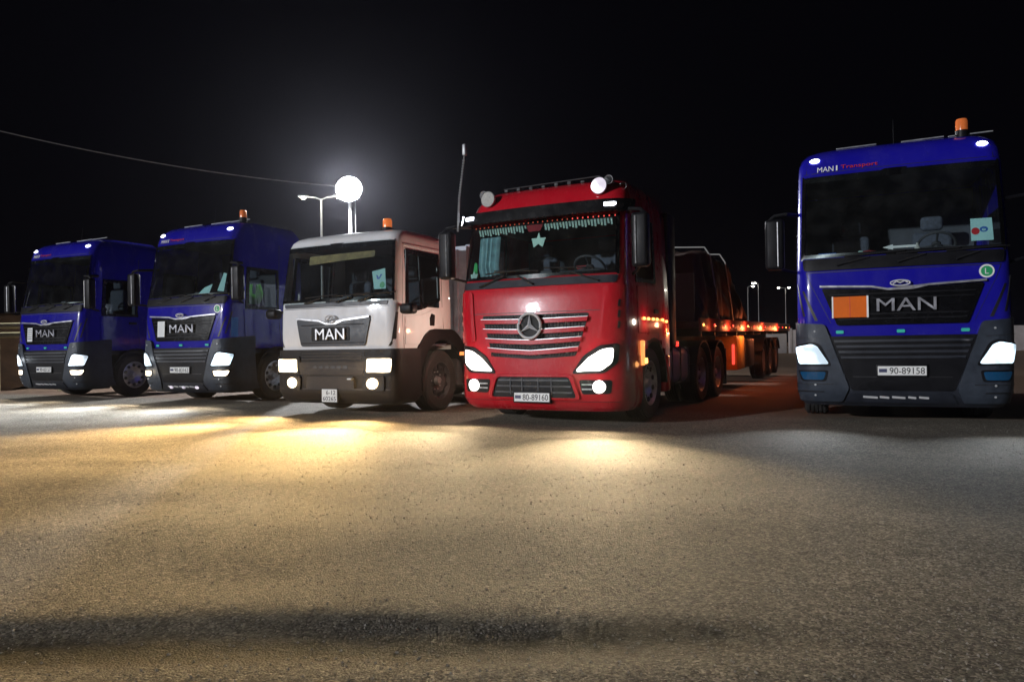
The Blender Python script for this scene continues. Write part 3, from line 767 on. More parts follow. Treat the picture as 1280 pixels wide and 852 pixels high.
# ================================================================== the white truck
def white_truck(loc, yaw):
    root = empty('white_truck', loc, R(yaw)); tag(root, 'white day cab truck with amber beacon and warm headlights', 'truck')
    back = 1.82
    sk = Skin([(1.03, .05, 1.17, .16), (1.3, .04, 1.17, .16), (1.6, .05, 1.17, .16), (1.82, .07, 1.17, .16), (2.74, .20, 1.12, .16), (2.83, .24, 1.10, .18), (2.89, .31, 1.06, .20), (2.93, .42, 1.0, .22), (2.96, .60, .93, .24)], .05)
    bk = Skin([(.20, .14, 1.10, .16), (.26, .06, 1.18, .16), (.4, .0, 1.22, .16), (1.06, .02, 1.22, .16)], .05)
    zs = [1.03, 1.12, 1.22, 1.32, 1.45, 1.6, 1.72, 1.82, 2.1, 2.4, 2.6, 2.74, 2.79, 2.83, 2.86, 2.89, 2.91, 2.93, 2.945, 2.96]
    cols = CX + [('y', y) for y in (.42, .55, .7, .82, .95, 1.1, 1.25, 1.36, 1.5, 1.7)]

    def hole(u, z, c):
        if 1.82 < z < 2.74 and abs(u) < sk.ut(.42, z): return True
        if 1.72 < z < 2.6 and abs(c[0]) > 1.0 and .42 < c[1] < 1.36: return True
        if abs(c[0]) > 1.0 and z < 1.33 and math.hypot(c[1] - 1.42, z - .51) < .80 and c[1] > .75: return True
        return False
    sk.shell('cab_shell', zs, cols, lambda z: back - (0 if z < 2.75 else (z - 2.75) * 1.5), 'white', root, hole)
    wz = np.linspace(1.80, 2.755, 8); t = .47
    out = [(-sk.ut(t, z), z) for z in wz[::-1]] + [(sk.ut(t, z), z) for z in wz]
    sk.plate('windscreen', out, .006, .006, 'glass', root, 0)
    wi = np.linspace(1.87, 2.66, 8); ti = .32
    sk.ring('windscreen_border', out, [(-sk.ut(ti, z), z) for z in wi[::-1]] + [(sk.ut(ti, z), z) for z in wi], .011, .004, 'gloss_black', root, 0, 2)
    sk.plate('wiper_cowl', rpoly([(-1.02, 1.735), (1.02, 1.735), (1.04, 1.80), (-1.04, 1.80)], .02), .012, .03, 'grey_plastic', root)
    for u0, u1 in ((-.55, -.08), (.1, .50), (.52, .92)): wiper(root, sk, u0, 1.80, u1, 1.91)
    sk.plate('panel_seam', [(-1.05, 1.715), (1.05, 1.715), (1.05, 1.722), (-1.05, 1.722)], .003, .006, 'ink', root, 0)
    g = sk.plate('grille', rpoly([(-.64, 1.11), (.64, 1.11), (.74, 1.55), (.2, 1.50), (-.2, 1.50), (-.74, 1.55)], .05), .02, .04, 'grey_plastic', root, .008)
    tr = [(-.72, 1.545), (-.24, 1.50), (-.1, 1.45), (.1, 1.45), (.24, 1.50), (.72, 1.545)]
    sk.plate('chrome_trim', tr + [(u, z + .03) for u, z in reversed(tr)], .036, .03, 'alloy', root, .005)
    em = MB().tube([sk.P(0.10 * math.cos(a), 1.535 + .06 * math.sin(a), .045) for a in np.linspace(0, 2 * PI, 20)], .011, 6, False)
    em.tube([sk.P(x_, 1.53 + z_, .045) for x_, z_ in ((-.07, -.02), (-.03, .02), (.01, -.01), (.05, .03), (.08, .0))], .013, 6)
    em.obj('emblem', 'silver', root)
    sk.plate('name_panel', rrect(-.40, 1.19, .36, 1.41, .03), .028, .02, 'black_plastic', g)
    for z in (1.155, 1.44): sk.plate('grille_bar', [(-.62, z), (.62, z), (.63, z + .014), (-.63, z + .014)], .027, .02, 'black_plastic', g, .002)
    text('lettering', 'MAN', (0, sk.P(0, 1.30, .045)[1], 1.30), .58, .17, 'silver', root, .025)
    for f in (lambda p: p, mir):
        sk.plate('air_slot', f([(1.04, 1.10), (1.08, 1.10), (1.17, 1.22), (1.20, 1.62), (1.16, 1.62), (1.13, 1.24)]), .004, .02, 'ink', root, 0)
    # steel-and-plastic bumper
    bk.shell('bumper', [.20, .23, .26, .33, .4, .7, .9, 1.06], CX + [('y', .55), ('y', .72)], None, 'brown_plastic', root, None, True, False)
    bk.plate('bumper_beam', rpoly([(-.62, .66), (.62, .66), (.66, .86), (-.66, .86)], .02), .03, .05, 'brown_ledge', root, .01)
    lg = bk.plate('lower_grille', rpoly([(-.64, .88), (.64, .88), (.64, 1.03), (-.64, 1.03)], .02), .01, .03, 'black_plastic', root)
    for z in (.90, .945, .99): bk.plate('grille_bar', [(-.60, z), (.60, z), (.60, z + .018), (-.60, z + .018)], .026, .02, 'brown_ledge', lg, .003)
    for u in np.linspace(-.3, .3, 6): bk.plate('air_hole', rrect(u - .04, .76, u + .04, .80, .01), .033, .01, 'ink', root, 0)
    bk.plate('step_panel', rpoly([(-.48, .45), (.48, .45), (.46, .64), (-.46, .64)], .03), .045, .06, 'brown_ledge', root, .012)
    bk.plate('panel_seam', [(-1.1, .43), (1.1, .43), (1.1, .442), (-1.1, .442)], .004, .01, 'ink', root, 0)
    tow = MB().tube([bk.P(.40, .60, .04), bk.P(.40, .60, .10), bk.P(.46, .60, .10), bk.P(.46, .60, .04)], .014, 8)
    tow.obj('towing_eye', 'galv', root)
    for f, s in ((lambda p: p, 1), (mir, -1)):
        h = bk.plate('headlight', f(rrect(.64, .655, 1.17, .955, .03)), .03, .04, 'black_plastic', root, .006)
        bk.plate('headlight_lens', f(rpoly([(.69, .70), (1.11, .70), (1.12, .91), (.70, .91)], .03)), .04, .02, 'head_warm', h, .005)
        fo = bk.plate('fog_lamp', f(rrect(.62, .42, 1.0, .64, .03)), .03, .04, 'black_plastic', root, .006)
        bk.plate('fog_lens', f(circ(.80, .53, .105, .085, 20)), .04, .02, 'head_warm', fo, .004)
        px, py, pz = bk.P(s * .93, .80, .10); spot(root, (px, py, pz), 8.6, 5600, (1, .66, .26), 60, 1.0, s * 6 + 3)
        px, py, pz = bk.P(s * .80, .53, .10); spot(root, (px, py, pz), 10, 640, (1, .64, .27), 135, 1.0, s * 8)
    licence_plate(root, bk, -.02, .335, .30, .20, ('6-12', '60265'), True)
    # sides
    for s in (-1, 1):
        def o2(pts): return [(s * sk.us(y_, z_), z_) for y_, z_ in pts]
        d = sk.plate('door', o2([(.36, 1.12), (.78, 1.12), (.92, 1.36), (1.46, 1.40), (1.46, 1.74), (1.20, 1.70), (.85, 1.60), (.36, 1.55)]), .010, .02, 'white', root, .006)
        sk.plate('door_handle', o2([(1.05, 1.42), (1.17, 1.42), (1.19, 1.60), (1.10, 1.62), (1.05, 1.55)]), .028, .03, 'black_plastic', d, .008)
        outw = [(.38, 1.60), (.86, 1.68), (1.38, 1.84), (1.42, 2.62), (.46, 2.62)]; inw = [(.46, 1.70), (.84, 1.75), (1.31, 1.88), (1.35, 2.55), (.52, 2.55)]
        sk.ring('window_frame', o2(outw), o2(inw), .014, .02, 'gloss_black', root)
        sk.plate('side_window', o2([(.42, 1.64), (.86, 1.71), (1.35, 1.86), (1.39, 2.59), (.48, 2.59)]), .004, .006, 'side_glass', root, 0)
        sk.plate('window_bar', o2([(.80, 1.72), (.84, 1.72), (.84, 2.57), (.80, 2.57)]), .014, .015, 'gloss_black', root)
        sk.plate('panel_seam', o2([(1.48, 1.38), (1.488, 1.38), (1.488, 2.70), (1.48, 2.70)]), .003, .006, 'ink', root, 0)
        sk.plate('panel_seam', o2([(.33, 1.06), (.338, 1.06), (.338, 2.66), (.33, 2.66)]), .003, .006, 'ink', root, 0)
        sk.plate('gutter', o2([(.34, 2.66), (1.78, 2.66), (1.78, 2.69), (.34, 2.69)]), .018, .02, 'white', root, .004)
        sk.plate('door_badge', o2([(1.02, 1.72), (1.18, 1.735), (1.18, 1.755), (1.02, 1.74)]), .012, .004, 'ink', root, 0)
        x_ = s * 1.36
        mh = MB().rbox(x_ - .12, .10, 1.58, x_ + .12, .28, 1.74, .05, 3).obj('mirror', 'black_plastic', root)
        MB().tube([sk.P(s * sk.us(.42, 1.72), 1.70), (x_, .2, 1.68)], .025).obj('mirror_arm', 'black_plastic', mh)
        arch(root, 1.42, .51, .72, s * .75, s * 1.20, -8, 188, 'black_plastic', 'wheel_arch', .07)
        fa = [(1.42 + .92 * math.cos(R(a_)), .51 + .92 * math.sin(R(a_))) for a_ in range(-6, 188, 8)]
        fa = [(y_, min(z_, 1.37)) for y_, z_ in fa]; fb = [(1.42 + .68 * math.cos(R(a_)), .51 + .68 * math.sin(R(a_))) for a_ in range(-6, 188, 8)]
        vv_ = []; ff_ = []
        for (ya, za), (yb_, zb) in zip(fa, fb):
            for x__ in (1.165, 1.205):
                vv_ += [(s * x__, ya, za), (s * x__, yb_, zb)]
        for i_ in range(len(fa) - 1):
            q = i_ * 4; ff_ += [(q, q + 4, q + 5, q + 1), (q + 2, q + 3, q + 7, q + 6), (q, q + 2, q + 6, q + 4), (q + 1, q + 5, q + 7, q + 3)]
        ff_ += [(0, 1, 3, 2), (len(fa) * 4 - 4, len(fa) * 4 - 2, len(fa) * 4 - 1, len(fa) * 4 - 3)]
        MB().add(vv_, ff_).obj('wheel_arch_cover', 'black_plastic', root, 30, .006)
        m = MB().rbox(s * .9, .62, .30, s * 1.2, .80, .38, .02); m.rbox(s * .9, .62, .58, s * 1.2, .78, .66, .02); m.rbox(s * 1.12, .60, .30, s * 1.19, .72, 1.02, .02)
        m.obj('step', 'brown_plastic', root)
        lm = MB().rbox(s * 1.19, 1.95, .92, s * 1.26, 2.04, .98, .012).obj('side_marker_lamp', 'amber_dim', root)
        MB().rbox(s * .8, 2.05, .35, s * 1.18, 3.0, 1.0, .1, 3).obj('fuel_tank', 'steel', root)
    MB().box(-1.05, .3, .95, 1.05, .72, 1.02).obj('cab_underside', 'steel', root)
    MB().box(-.85, .72, 1.0, .85, back - .05, 1.3).obj('engine_tunnel', 'steel', root)
    m = MB().tube([(-.6, back + .12, 2.0), (-.6, back + .12, 1.1)], .05); m.rbox(.35, back + .02, 1.0, .8, back + .22, 2.1, .05); m.tube([(-.3, back + .05, 2.2), (1.0, back + .08, 2.2)], .02)
    m.obj('air_intake', 'black_plastic', root)
    beacon(root, .62, .70, 2.99, 'beacon', .075, .14)
    interior(root, sk, 1.82, 2.70, back, 1.15)
    sv = sk.plate('sun_blind', rpoly([(-.62, 2.44), (.70, 2.50), (.70, 2.60), (-.62, 2.58)], .02), -.06, .01, simple('fringed_blind', (.28, .22, .10), .9, var=.5, vscale=7), root)
    shared_front_wheels(root, 1.42, .51, 1.0, 'steel')
    chassis(root, (4.9, 6.2), 7.4, False)
    # tipper body
    tb = MB().rbox(-1.2, back + .38, 1.20, 1.2, 7.4, 1.34, .03).obj('body_floor', 'tipper', root)
    MB().box(-1.2, back + .42, 1.345, 1.2, back + .50, 2.86).obj('body_headboard', 'tipper', root)
    for s in (-1, 1):
        MB().box(s * 1.14, back + .505, 1.345, s * 1.2, 7.35, 2.80).obj('body_side', 'tipper', root)
        MB().rbox(s * 1.12, back + .51, 2.802, s * 1.235, 7.35, 2.90, .02).obj('body_rail', 'tipper', root)
        for y in np.arange(back + .6, 7.3, .55): MB().box(s * 1.201, y, 1.346, s * 1.25, y + .09, 2.80).obj('body_rib', 'tipper', root)
    for x in np.linspace(-1.0, 1.0, 6): MB().box(x - .04, back + .36, 1.346, x + .04, back + .419, 2.80).obj('body_rib', 'tipper', root)
    MB().tube([(.3, back + .25, 1.1), (.3, back + .25, 2.6)], .09).obj('lifting_ram', 'galv', root)
    return root, sk, bk


WT, ws, wb = white_truck((-2.86, 11.41, 0), -26.4)
sheet(WT, ws, 'permit_paper', [(.76, 1.98), (.97, 1.98), (.93, 2.30), (.70, 2.26)], -.02, 'teal_paper', 'pale permit with green blot behind the white truck windscreen', 'paper',
      [('green_blot', circ(.90, 2.04, .045, .05, 14), 'green_ink'), ('blue_mark', [(.80, 2.13), (.84, 2.13), (.89, 2.21), (.86, 2.21), (.83, 2.16), (.80, 2.2), (.78, 2.2)], 'blue_ink')])
dc = MB().rbox(-.25, .42, 1.83, .18, .62, 1.87, .015); dc = dc.obj('dashboard_papers', 'paper', None)
dc.matrix_world = Matrix.Translation(WT.location) @ Matrix.Rotation(WT.rotation_euler.z, 4, 'Z')
tag(dc, 'stack of white papers on the white truck dashboard', 'papers')


# ================================================================== the red truck
def red_truck(loc, yaw):
    root = empty('red_truck', loc, R(yaw)); tag(root, 'red truck with round roof lamps and star emblem on slatted grille', 'truck')
    back = 2.3
    sk = Skin([(.90, .0, 1.25, .34), (1.1, .01, 1.245, .33), (1.5, .03, 1.24, .26), (1.87, .07, 1.23, .22), (2.0, .12, 1.22, .20), (2.78, .26, 1.19, .19), (2.97, .30, 1.18, .22), (3.10, .36, 1.16, .28),
               (3.22, .46, 1.12, .30), (3.30, .60, 1.06, .32), (3.35, .80, 1.0, .32), (3.37, 1.0, .94, .32)], .055)
    bk = Skin([(.20, .14, 1.18, .34), (.25, .06, 1.23, .36), (.36, .0, 1.26, .36), (.6, -.01, 1.265, .36), (.92, .0, 1.255, .35)], .055)
    zs = [.90, 1.0, 1.12, 1.25, 1.38, 1.5, 1.7, 1.87, 1.94, 2.0, 2.3, 2.55, 2.78, 2.88, 2.97, 3.04, 3.10, 3.16, 3.22, 3.26, 3.30, 3.33, 3.35, 3.37]
    cols = CX + [('y', y) for y in (.62, .72, .84, .96, 1.1, 1.3, 1.45, 1.6, 1.8, 1.95, 2.2)]

    def hole(u, z, c):
        if 2.0 < z < 2.78 and abs(u) < sk.ut(.42, z): return True
        if 1.94 < z < 2.78 and abs(c[0]) > 1.0 and .72 < c[1] < 1.45: return True
        if abs(c[0]) > 1.0 and z < 1.2 and math.hypot(c[1] - 1.42, z - .51) < .66: return True
        return False
    sk.shell('cab_shell', zs, cols, lambda z: back - (0 if z < 3.2 else (z - 3.2) * 2), 'red', root, hole, True, False)
    wz = np.linspace(1.98, 2.80, 7); t = .47
    out = [(-sk.ut(t, z), z) for z in wz[::-1]] + [(sk.ut(t, z), z) for z in wz]
    sk.plate('windscreen', out, .006, .006, 'glass', root, 0)
    wi = np.linspace(2.04, 2.74, 7); ti = .30
    sk.ring('windscreen_border', out, [(-sk.ut(ti, z), z) for z in wi[::-1]] + [(sk.ut(ti, z), z) for z in wi], .011, .004, 'gloss_black', root, 0, 2)
    sk.plate('wiper_cowl', rpoly([(-1.14, 1.87), (1.14, 1.87), (1.16, 1.975), (-1.16, 1.975)], .03), .016, .04, 'grey_plastic', root)
    for u0, u1 in ((-.85, -.3), (.0, -.42), (.92, .35)): wiper(root, sk, u0, 1.90, u1, 2.10)
    # sun visor with its two lamps
    vz = [(-1.22, 2.80), (1.22, 2.80), (1.24, 2.965), (-1.24, 2.965)]
    vi = sk.plate('sun_visor', rpoly(vz, .03), .16, .10, 'gloss_black', root, .01)
    for s in (-1, 1):
        sk.plate('visor_lamp', rrect(s * 1.02 - .05, 2.865, s * 1.02 + .05, 2.915, .02), .172, .02, 'wmark', vi, .004)
    # lamp string along the top of the glass
    for u in np.linspace(-1.02, 1.08, 30):
        sk.plate('string_lamp', rrect(u - .006, 2.75, u + .006, 2.772, .004, 2), .016, .012, 'string_lit' if u > .45 else 'string_dim', root, 0)
    # bonnet, slatted grille
    sk.plate('panel_seam', [(-1.0, 1.515), (1.0, 1.515), (1.0, 1.523), (-1.0, 1.523)], .003, .006, 'ink', root, 0)
    gr = sk.plate('grille', rpoly([(-.62, .93), (0, .89), (.62, .93), (.80, 1.49), (-.80, 1.49)], .04), .008, .02, 'black_plastic', root)
    for i, z in enumerate((.995, 1.125, 1.255, 1.385)):
        hw = .64 + (z - .93) * .31; dip = .045 - .03 * i / 3
        top = [(-hw - .01, z + .054), (-hw * .5, z + .054 - dip * .6), (0, z + .054 - dip), (hw * .5, z + .054 - dip * .6), (hw + .01, z + .054)]
        bot = [(hw, z - .004), (hw * .5, z - .004 - dip * .6), (0, z - .004 - dip), (-hw * .5, z - .004 - dip * .6), (-hw, z - .004)]
        sl = sk.plate('grille_slat', bot[::-1] + top[::-1], .055, .045, 'red', gr, .010)
        edge = [(u, z_ + .006) for u, z_ in top]
        sk.plate('slat_edge', top + edge[::-1], .058, .03, 'alloy', gr, .002)
    for f in (lambda p: p, mir):
        sk.plate('corner_panel', f(rpoly([(.90, 1.14), (1.30, 1.12), (1.34, 1.84), (.98, 1.84)], .05)), .022, .04, 'red', root, .012)
        for z in (1.28, 1.42, 1.56): sk.plate('air_slot', f([(1.16, z), (1.19, z), (1.20, z + .09), (1.17, z + .09)]), .026, .02, 'ink', root, 0)
    # mesh behind the slats
    m = MB()
    for u in np.arange(-.74, .75, .05):
        m.tube([sk.P(u * .85, .93, .012), sk.P(u, 1.48, .012)], .006, 4)
    m.obj('grille_mesh', 'steel', gr)
    c = Vector(sk.P(0, 1.335, .10))
    e = MB().tube([c + Vector((.165 * math.cos(a), 0, .165 * math.sin(a))) for a in np.linspace(0, 2 * PI, 33)], .020, 8, False)
    for a in (90, 210, 330):
        d = Vector((math.cos(R(a)), 0, math.sin(R(a)))); p = Vector((-d.z, 0, d.x))
        e.add([c + d * .155, c + p * .032 + Vector((0, -.0, 0)), c - p * .032, c + Vector((0, -.028, 0)) , c + Vector((0, .012, 0))], [(0, 1, 3), (0, 3, 2), (0, 4, 1), (0, 2, 4), (1, 4, 3), (3, 4, 2)])
    e.obj('emblem', 'silver', root, 30)
    MB().disc((c.x, c.y + .05, c.z), .15, .05, 'Y', 28).obj('emblem_seat', 'black_plastic', root)
    # bumper
    bk.shell('bumper', [.20, .22, .25, .30, .36, .45, .6, .75, .92], CX + [('y', .62), ('y', .80)], None, 'red', root, None, False, False)
    op = bk.plate('lower_grille', rpoly([(-.64, .375), (.64, .375), (.54, .66), (-.54, .66)], .05), .010, .03, 'black_plastic', root)
    bk.ring('bumper_trim', rpoly([(-.69, .355), (.69, .355), (.58, .69), (-.58, .69)], .06), rpoly([(-.63, .38), (.63, .38), (.53, .655), (-.53, .655)], .05), .035, .04, 'red', root, .008, 2)
    for z in (.44, .52, .60): bk.plate('grille_bar', [(-.58 + (z - .4) * .3, z), (.58 - (z - .4) * .3, z), (.58 - (z - .4) * .3, z + .02), (-.58 + (z - .4) * .3, z + .02)], .022, .02, 'grey_plastic', op, .003)
    for u in (-.34, -.16, .08, .27): bk.plate('grille_post', [(u, .42), (u + .02, .42), (u + .02, .64), (u, .64)], .024, .02, 'grey_plastic', op, .003)
    bk.plate('lip_seam', [(-1.2, .33), (1.2, .33), (1.2, .337), (-1.2, .337)], .003, .006, 'ink', root, 0)
    for f, s in ((lambda p: p, 1), (mir, -1)):
        H = [(.61, .725), (.96, .735), (1.10, .84), (1.12, 1.035), (.97, 1.015), (.78, .90)]
        full = Skin([(.6, -.01, 1.262, .35), (.92, .0, 1.255, .35), (1.1, .01, 1.25, .33), (1.3, .02, 1.245, .33)], .055)
        h = full.plate('headlight', f(rpoly([(.58, .705), (.98, .715), (1.16, .84), (1.18, 1.075), (.95, 1.05), (.74, .92)], .05)), .006, .03, 'black_plastic', root, .004)
        full.plate('headlight_lens', f(rpoly(H, .05)), .018, .02, 'head_white', h, .008)
        full.ring('headlight_bezel', f(rpoly([(.56, .695), (1.0, .705), (1.18, .84), (1.20, 1.09), (.94, 1.065), (.72, .93)], .05)), f(rpoly(H, .05)), .012, .03, 'black_plastic', h, .004, 2)
        fo = bk.plate('fog_lamp', f(rpoly([(.70, .43), (1.08, .44), (1.10, .62), (.66, .62)], .04)), .008, .03, 'black_plastic', root)
        for z in (.49, .55): bk.plate('grille_bar', f([(.70, z), (.84, z), (.84, z + .018), (.70, z + .018)]), .018, .02, 'alloy', fo, .002)
        bk.plate('fog_lens', f(circ(.93, .53, .085, .085, 20)), .022, .02, 'head_white', fo, .004)
        px, py, pz = full.P(s * .92, .88, .10); spot(root, (px, py, pz), 9.5, 1500, (1, .78, .46), 72, 1.0, 20 if s > 0 else 2)
        px, py, pz = bk.P(s * .93, .53, .10); spot(root, (px, py, pz), 6, 150, (1, .78, .48), 140, 1.0, 10)
        # roof lamps and horns
        x_ = s * .86
        l0 = sk.P(s * .84, 3.16, .10); l0 = (l0[0], l0[1], 3.18)
        sp = MB().lathe([(.0001, .14), (.06, .13), (.10, .06), (.115, .0), (.108, -.012)], l0, 'Y', 24).obj('roof_lamp', 'chrome', root)
        MB().lathe([(.0001, -.012), (.106, -.006), (.106, .004), (.0001, .004)], l0, 'Y', 24).obj('roof_lamp_lens', 'spot_lit' if s > 0 else 'spot_glass', sp)
        MB().tube([(l0[0], l0[1] + .06, 3.10), (l0[0], l0[1] + .16, 3.0)], .02).obj('lamp_bracket', 'steel', sp)
        for j, (dx, yy, zz, rr_, L) in enumerate(((.14, .42, 3.26, .062, .5), (.27, .62, 3.20, .05, .4))):
            if s < 0 and j: continue
            pr = [(rr_ * .80, .01), (rr_, -.005), (rr_ * .95, .015), (rr_ * .55, .08), (rr_ * .3, .2), (rr_ * .22, L), (.0001, L)]
            xx = s * (.84 + dx) * .98
            MB().lathe(pr, (xx, yy, zz), 'Y', 20).obj('air_horn', 'chrome', root)
            MB().tube([(xx, yy + .2, zz), (xx * .92, yy + .2, zz - .18)], .014).obj('horn_bracket', 'steel', root)
    licence_plate(root, bk, 0, .385, .52, .115, '80-89160')
    # sides
    for s in (-1, 1):
        def o2(pts): return [(s * sk.us(y_, z_), z_) for y_, z_ in pts]
        d = sk.plate('door', o2([(.70, 1.22), (1.62, 1.22), (1.62, 1.92), (.70, 1.86)]), .010, .02, 'red', root, .006)
        sk.plate('door_handle', o2([(1.40, 1.50), (1.58, 1.50), (1.58, 1.56), (1.40, 1.56)]), .03, .03, 'black_plastic', d, .008)
        sk.ring('window_frame', o2([(.66, 1.90), (1.56, 1.93), (1.56, 2.82), (.72, 2.82)]), o2([(.74, 1.97), (1.48, 1.98), (1.48, 2.75), (.80, 2.75)]), .012, .02, 'gloss_black', root)
        sk.plate('side_window', o2([(.70, 1.94), (1.52, 1.95), (1.52, 2.79), (.76, 2.79)]), .004, .006, 'side_glass', root, 0)
        sk.plate('panel_seam', o2([(1.66, 1.0), (1.668, 1.0), (1.668, 3.0), (1.66, 3.0)]), .003, .006, 'ink', root, 0)
        # air deflector behind the door
        MB().rbox(s * 1.0, back + .02, 1.0, s * 1.22, back + .42, 3.1, .05, 3).obj('side_deflector', 'black_plastic', root)
        ta = sk.P(s * sk.us(.6, 2.86), 2.84); ba = sk.P(s * sk.us(.6, 2.02), 2.0)
        mh = mirror(root, s, s * 1.46, .22, 2.05, 2.74, ta, ba, .22)
        arch(root, 1.42, .51, .60, s * .82, s * 1.245, -2, 182, 'black_plastic', 'wheel_arch', .05)
        m = MB().rbox(s * .95, 2.02, .34, s * 1.23, back, .90, .04); m.obj('side_skirt', 'red', root)
        for y_, z_ in ((.92, 1.42), (1.12, 1.42), (1.34, 1.42), (1.52, 1.42), (1.80, 1.42), (2.0, 1.40)):
            p = sk.P(s * sk.us(y_, z_), z_, .02)
            MB().rbox(p[0] - .015, y_ - .025, z_ - .02, p[0] + .015, y_ + .025, z_ + .02, .01).obj('side_marker_lamp', 'amber', root)
        p = sk.P(s * sk.us(.83, 1.02), 1.0, .02); MB().rbox(p[0] - .02, .76, .78, p[0] + .012, .88, 1.12, .02).obj('turn_signal', 'amber_dim', root)
        p = sk.P(s * sk.us(.95, .85), .85, .02); MB().rbox(p[0] - .02, .90, .80, p[0] + .02, .98, .88, .02).obj('step_lamp', 'amber', root)
        point(root, (s * 1.40, .95, 1.38), 36 if s < 0 else 1.5, (1, .82, .66))
        point(root, (s * 1.40, 2.05, 1.36), 8 if s < 0 else 1.8, (1, .30, .15))
        point(root, (s * 1.38, .9, .80), .3, (1, .4, .12))
        # stack of small side lamps behind the cab
        MB().rbox(s * 1.16, 2.75, 1.02, s * 1.22, 2.83, 1.10, .015).obj('side_marker_lamp', 'redlamp', root)
    m = MB().rbox(-1.1, .3, .82, 1.1, .78, .9, .02).obj('cab_underside', 'steel', root)
    MB().box(-.8, .78, .80, .8, back - .05, 1.12).obj('engine_tunnel', 'steel', root)
    m = MB().tube([(.72, back + .55, .9), (.72, back + .55, 3.0), (.72, back + .68, 3.12)], .06); m.obj('exhaust_stack', 'chrome', root)
    m = MB()
    for x in (-.5, .5): m.tube([(x, back + .5, 1.0), (x, back + .5, 2.5)], .02)
    for z in (1.4, 1.8, 2.2): m.tube([(-.5, back + .5, z), (.5, back + .5, z)], .015)
    m.obj('catwalk_rail', 'galv', root)
    # roof rail hardware, tall whip aerial on the mirror arm
    rr0 = MB().tube([(-.75, .66, 3.36), (.75, .66, 3.38)], .010).obj('roof_rail', 'steel', root)
    for x in np.linspace(-.7, .7, 8): MB().rbox(x - .03, .63, 3.31, x + .03, .69, 3.355 + .01 * math.sin(x * 9), .01).obj('rail_foot', 'steel', rr0)
    ae = MB().tube([(-1.22, .12, 2.72), (-1.20, .14, 3.2), (-1.13, .16, 3.72), (-1.11, .17, 3.95)], [.014, .012, .010, .008], 6)
    for k in range(24):
        z = 2.85 + k * .038; xa = np.interp(z, [2.72, 3.2, 3.72, 3.95], [-1.22, -1.20, -1.13, -1.11]); ya = np.interp(z, [2.72, 3.2, 3.72, 3.95], [.12, .14, .16, .17]); ae.tube([(xa, ya, z), (xa, ya, z + .018)], .017, 6)
    ae.rbox(-1.145, .135, 3.80, -1.085, .195, 3.97, .02); ae.obj('whip_aerial', 'galv', root)
    interior(root, sk, 2.0, 2.78, back, 1.2)
    # inside the glass: pelmet with fringe, side curtain
    pel = MB(); n = 46
    for i in range(n):
        u = -1.0 + 2.05 * i / n
        p0 = Vector(sk.P(u, 2.74, -.03)); p1 = Vector(sk.P(u + .03, 2.74, -.03)); L = .085 + .015 * math.sin(i * 2.1) - (.03 if -.25 < u < .05 else 0)
        pel.add([p0, p1, p1 + Vector((0, .025, -L)), p0 + Vector((.004, .025, -L))], [(0, 1, 2, 3)])
    fr = pel.obj('pelmet_fringe', 'curtain', root, 0)
    s_ = fr.modifiers.new('thickness', 'SOLIDIFY'); s_.thickness = .004
    sk.plate('pelmet_badge', rpoly([(-.16, 2.64), (.02, 2.64), (.06, 2.74), (-.2, 2.74)], .02), -.022, .01, 'maroon_cloth', root, 0)
    cur = MB(); v = []; f = []
    for i in range(15):
        for j in range(5):
            u = -.98 + .34 * i / 14; z = 2.06 + .56 * j / 4
            v.append(Vector(sk.P(u * (1 - .05 * (j == 0)), z, -.06 - .02 * math.sin(i * 1.9))))
    for i in range(14):
        for j in range(4): q = i * 5 + j; f.append((q, q + 5, q + 6, q + 1))
    cur.add(v, f).obj('side_curtain', simple('pale_blue_curtain', (.22, .40, .44), .8, var=.35, vscale=9), root, 60)
    sk.plate('green_tassel', rpoly([(-1.08, 2.06), (-.98, 2.06), (-1.0, 2.26), (-1.05, 2.28)], .02), -.05, .02, 'green_cloth', root)
    MB().rbox(-.15, 1.55, 2.02, .9, 1.62, 2.28, .06, 3).obj('red_cushion', 'maroon_cloth', root)
    shared_front_wheels(root, 1.42, .51, 1.04, 'alloy')
    chassis(root, (4.55, 5.90), 6.9, True, .5, cab_back=back + .1)
    MB().rbox(-.5, 4.9, 1.0, .5, 5.9, 1.16, .03).obj('fifth_wheel', 'steel', root)
    for s in (-1, 1):
        fl = MB().rbox(s * .82, 6.52, .22, s * 1.20, 6.55, .95, .01).obj('mud_flap', 'black_plastic', root)
    return root, sk, bk


RD, rdk, rdb = red_truck((.27, 9.70, 0), -28.0)


def star_pts(u, z, r0, r1, n=5, rot=90):
    return [(u + (r0 if i % 2 == 0 else r1) * math.cos(R(rot + 180 * i / n)), z + (r0 if i % 2 == 0 else r1) * math.sin(R(rot + 180 * i / n))) for i in range(2 * n)]


sheet(RD, rdk, 'hanging_star', star_pts(.0, 2.505, .115, .046), -.03, 'star_paper', 'pale green five pointed star hanging in the red truck windscreen', 'ornament')
sheet(RD, rdk, 'dashboard_star', star_pts(-1.02, 2.08, .075, .03), -.02, 'curtain', 'small pale star low in the corner of red truck windscreen', 'ornament')

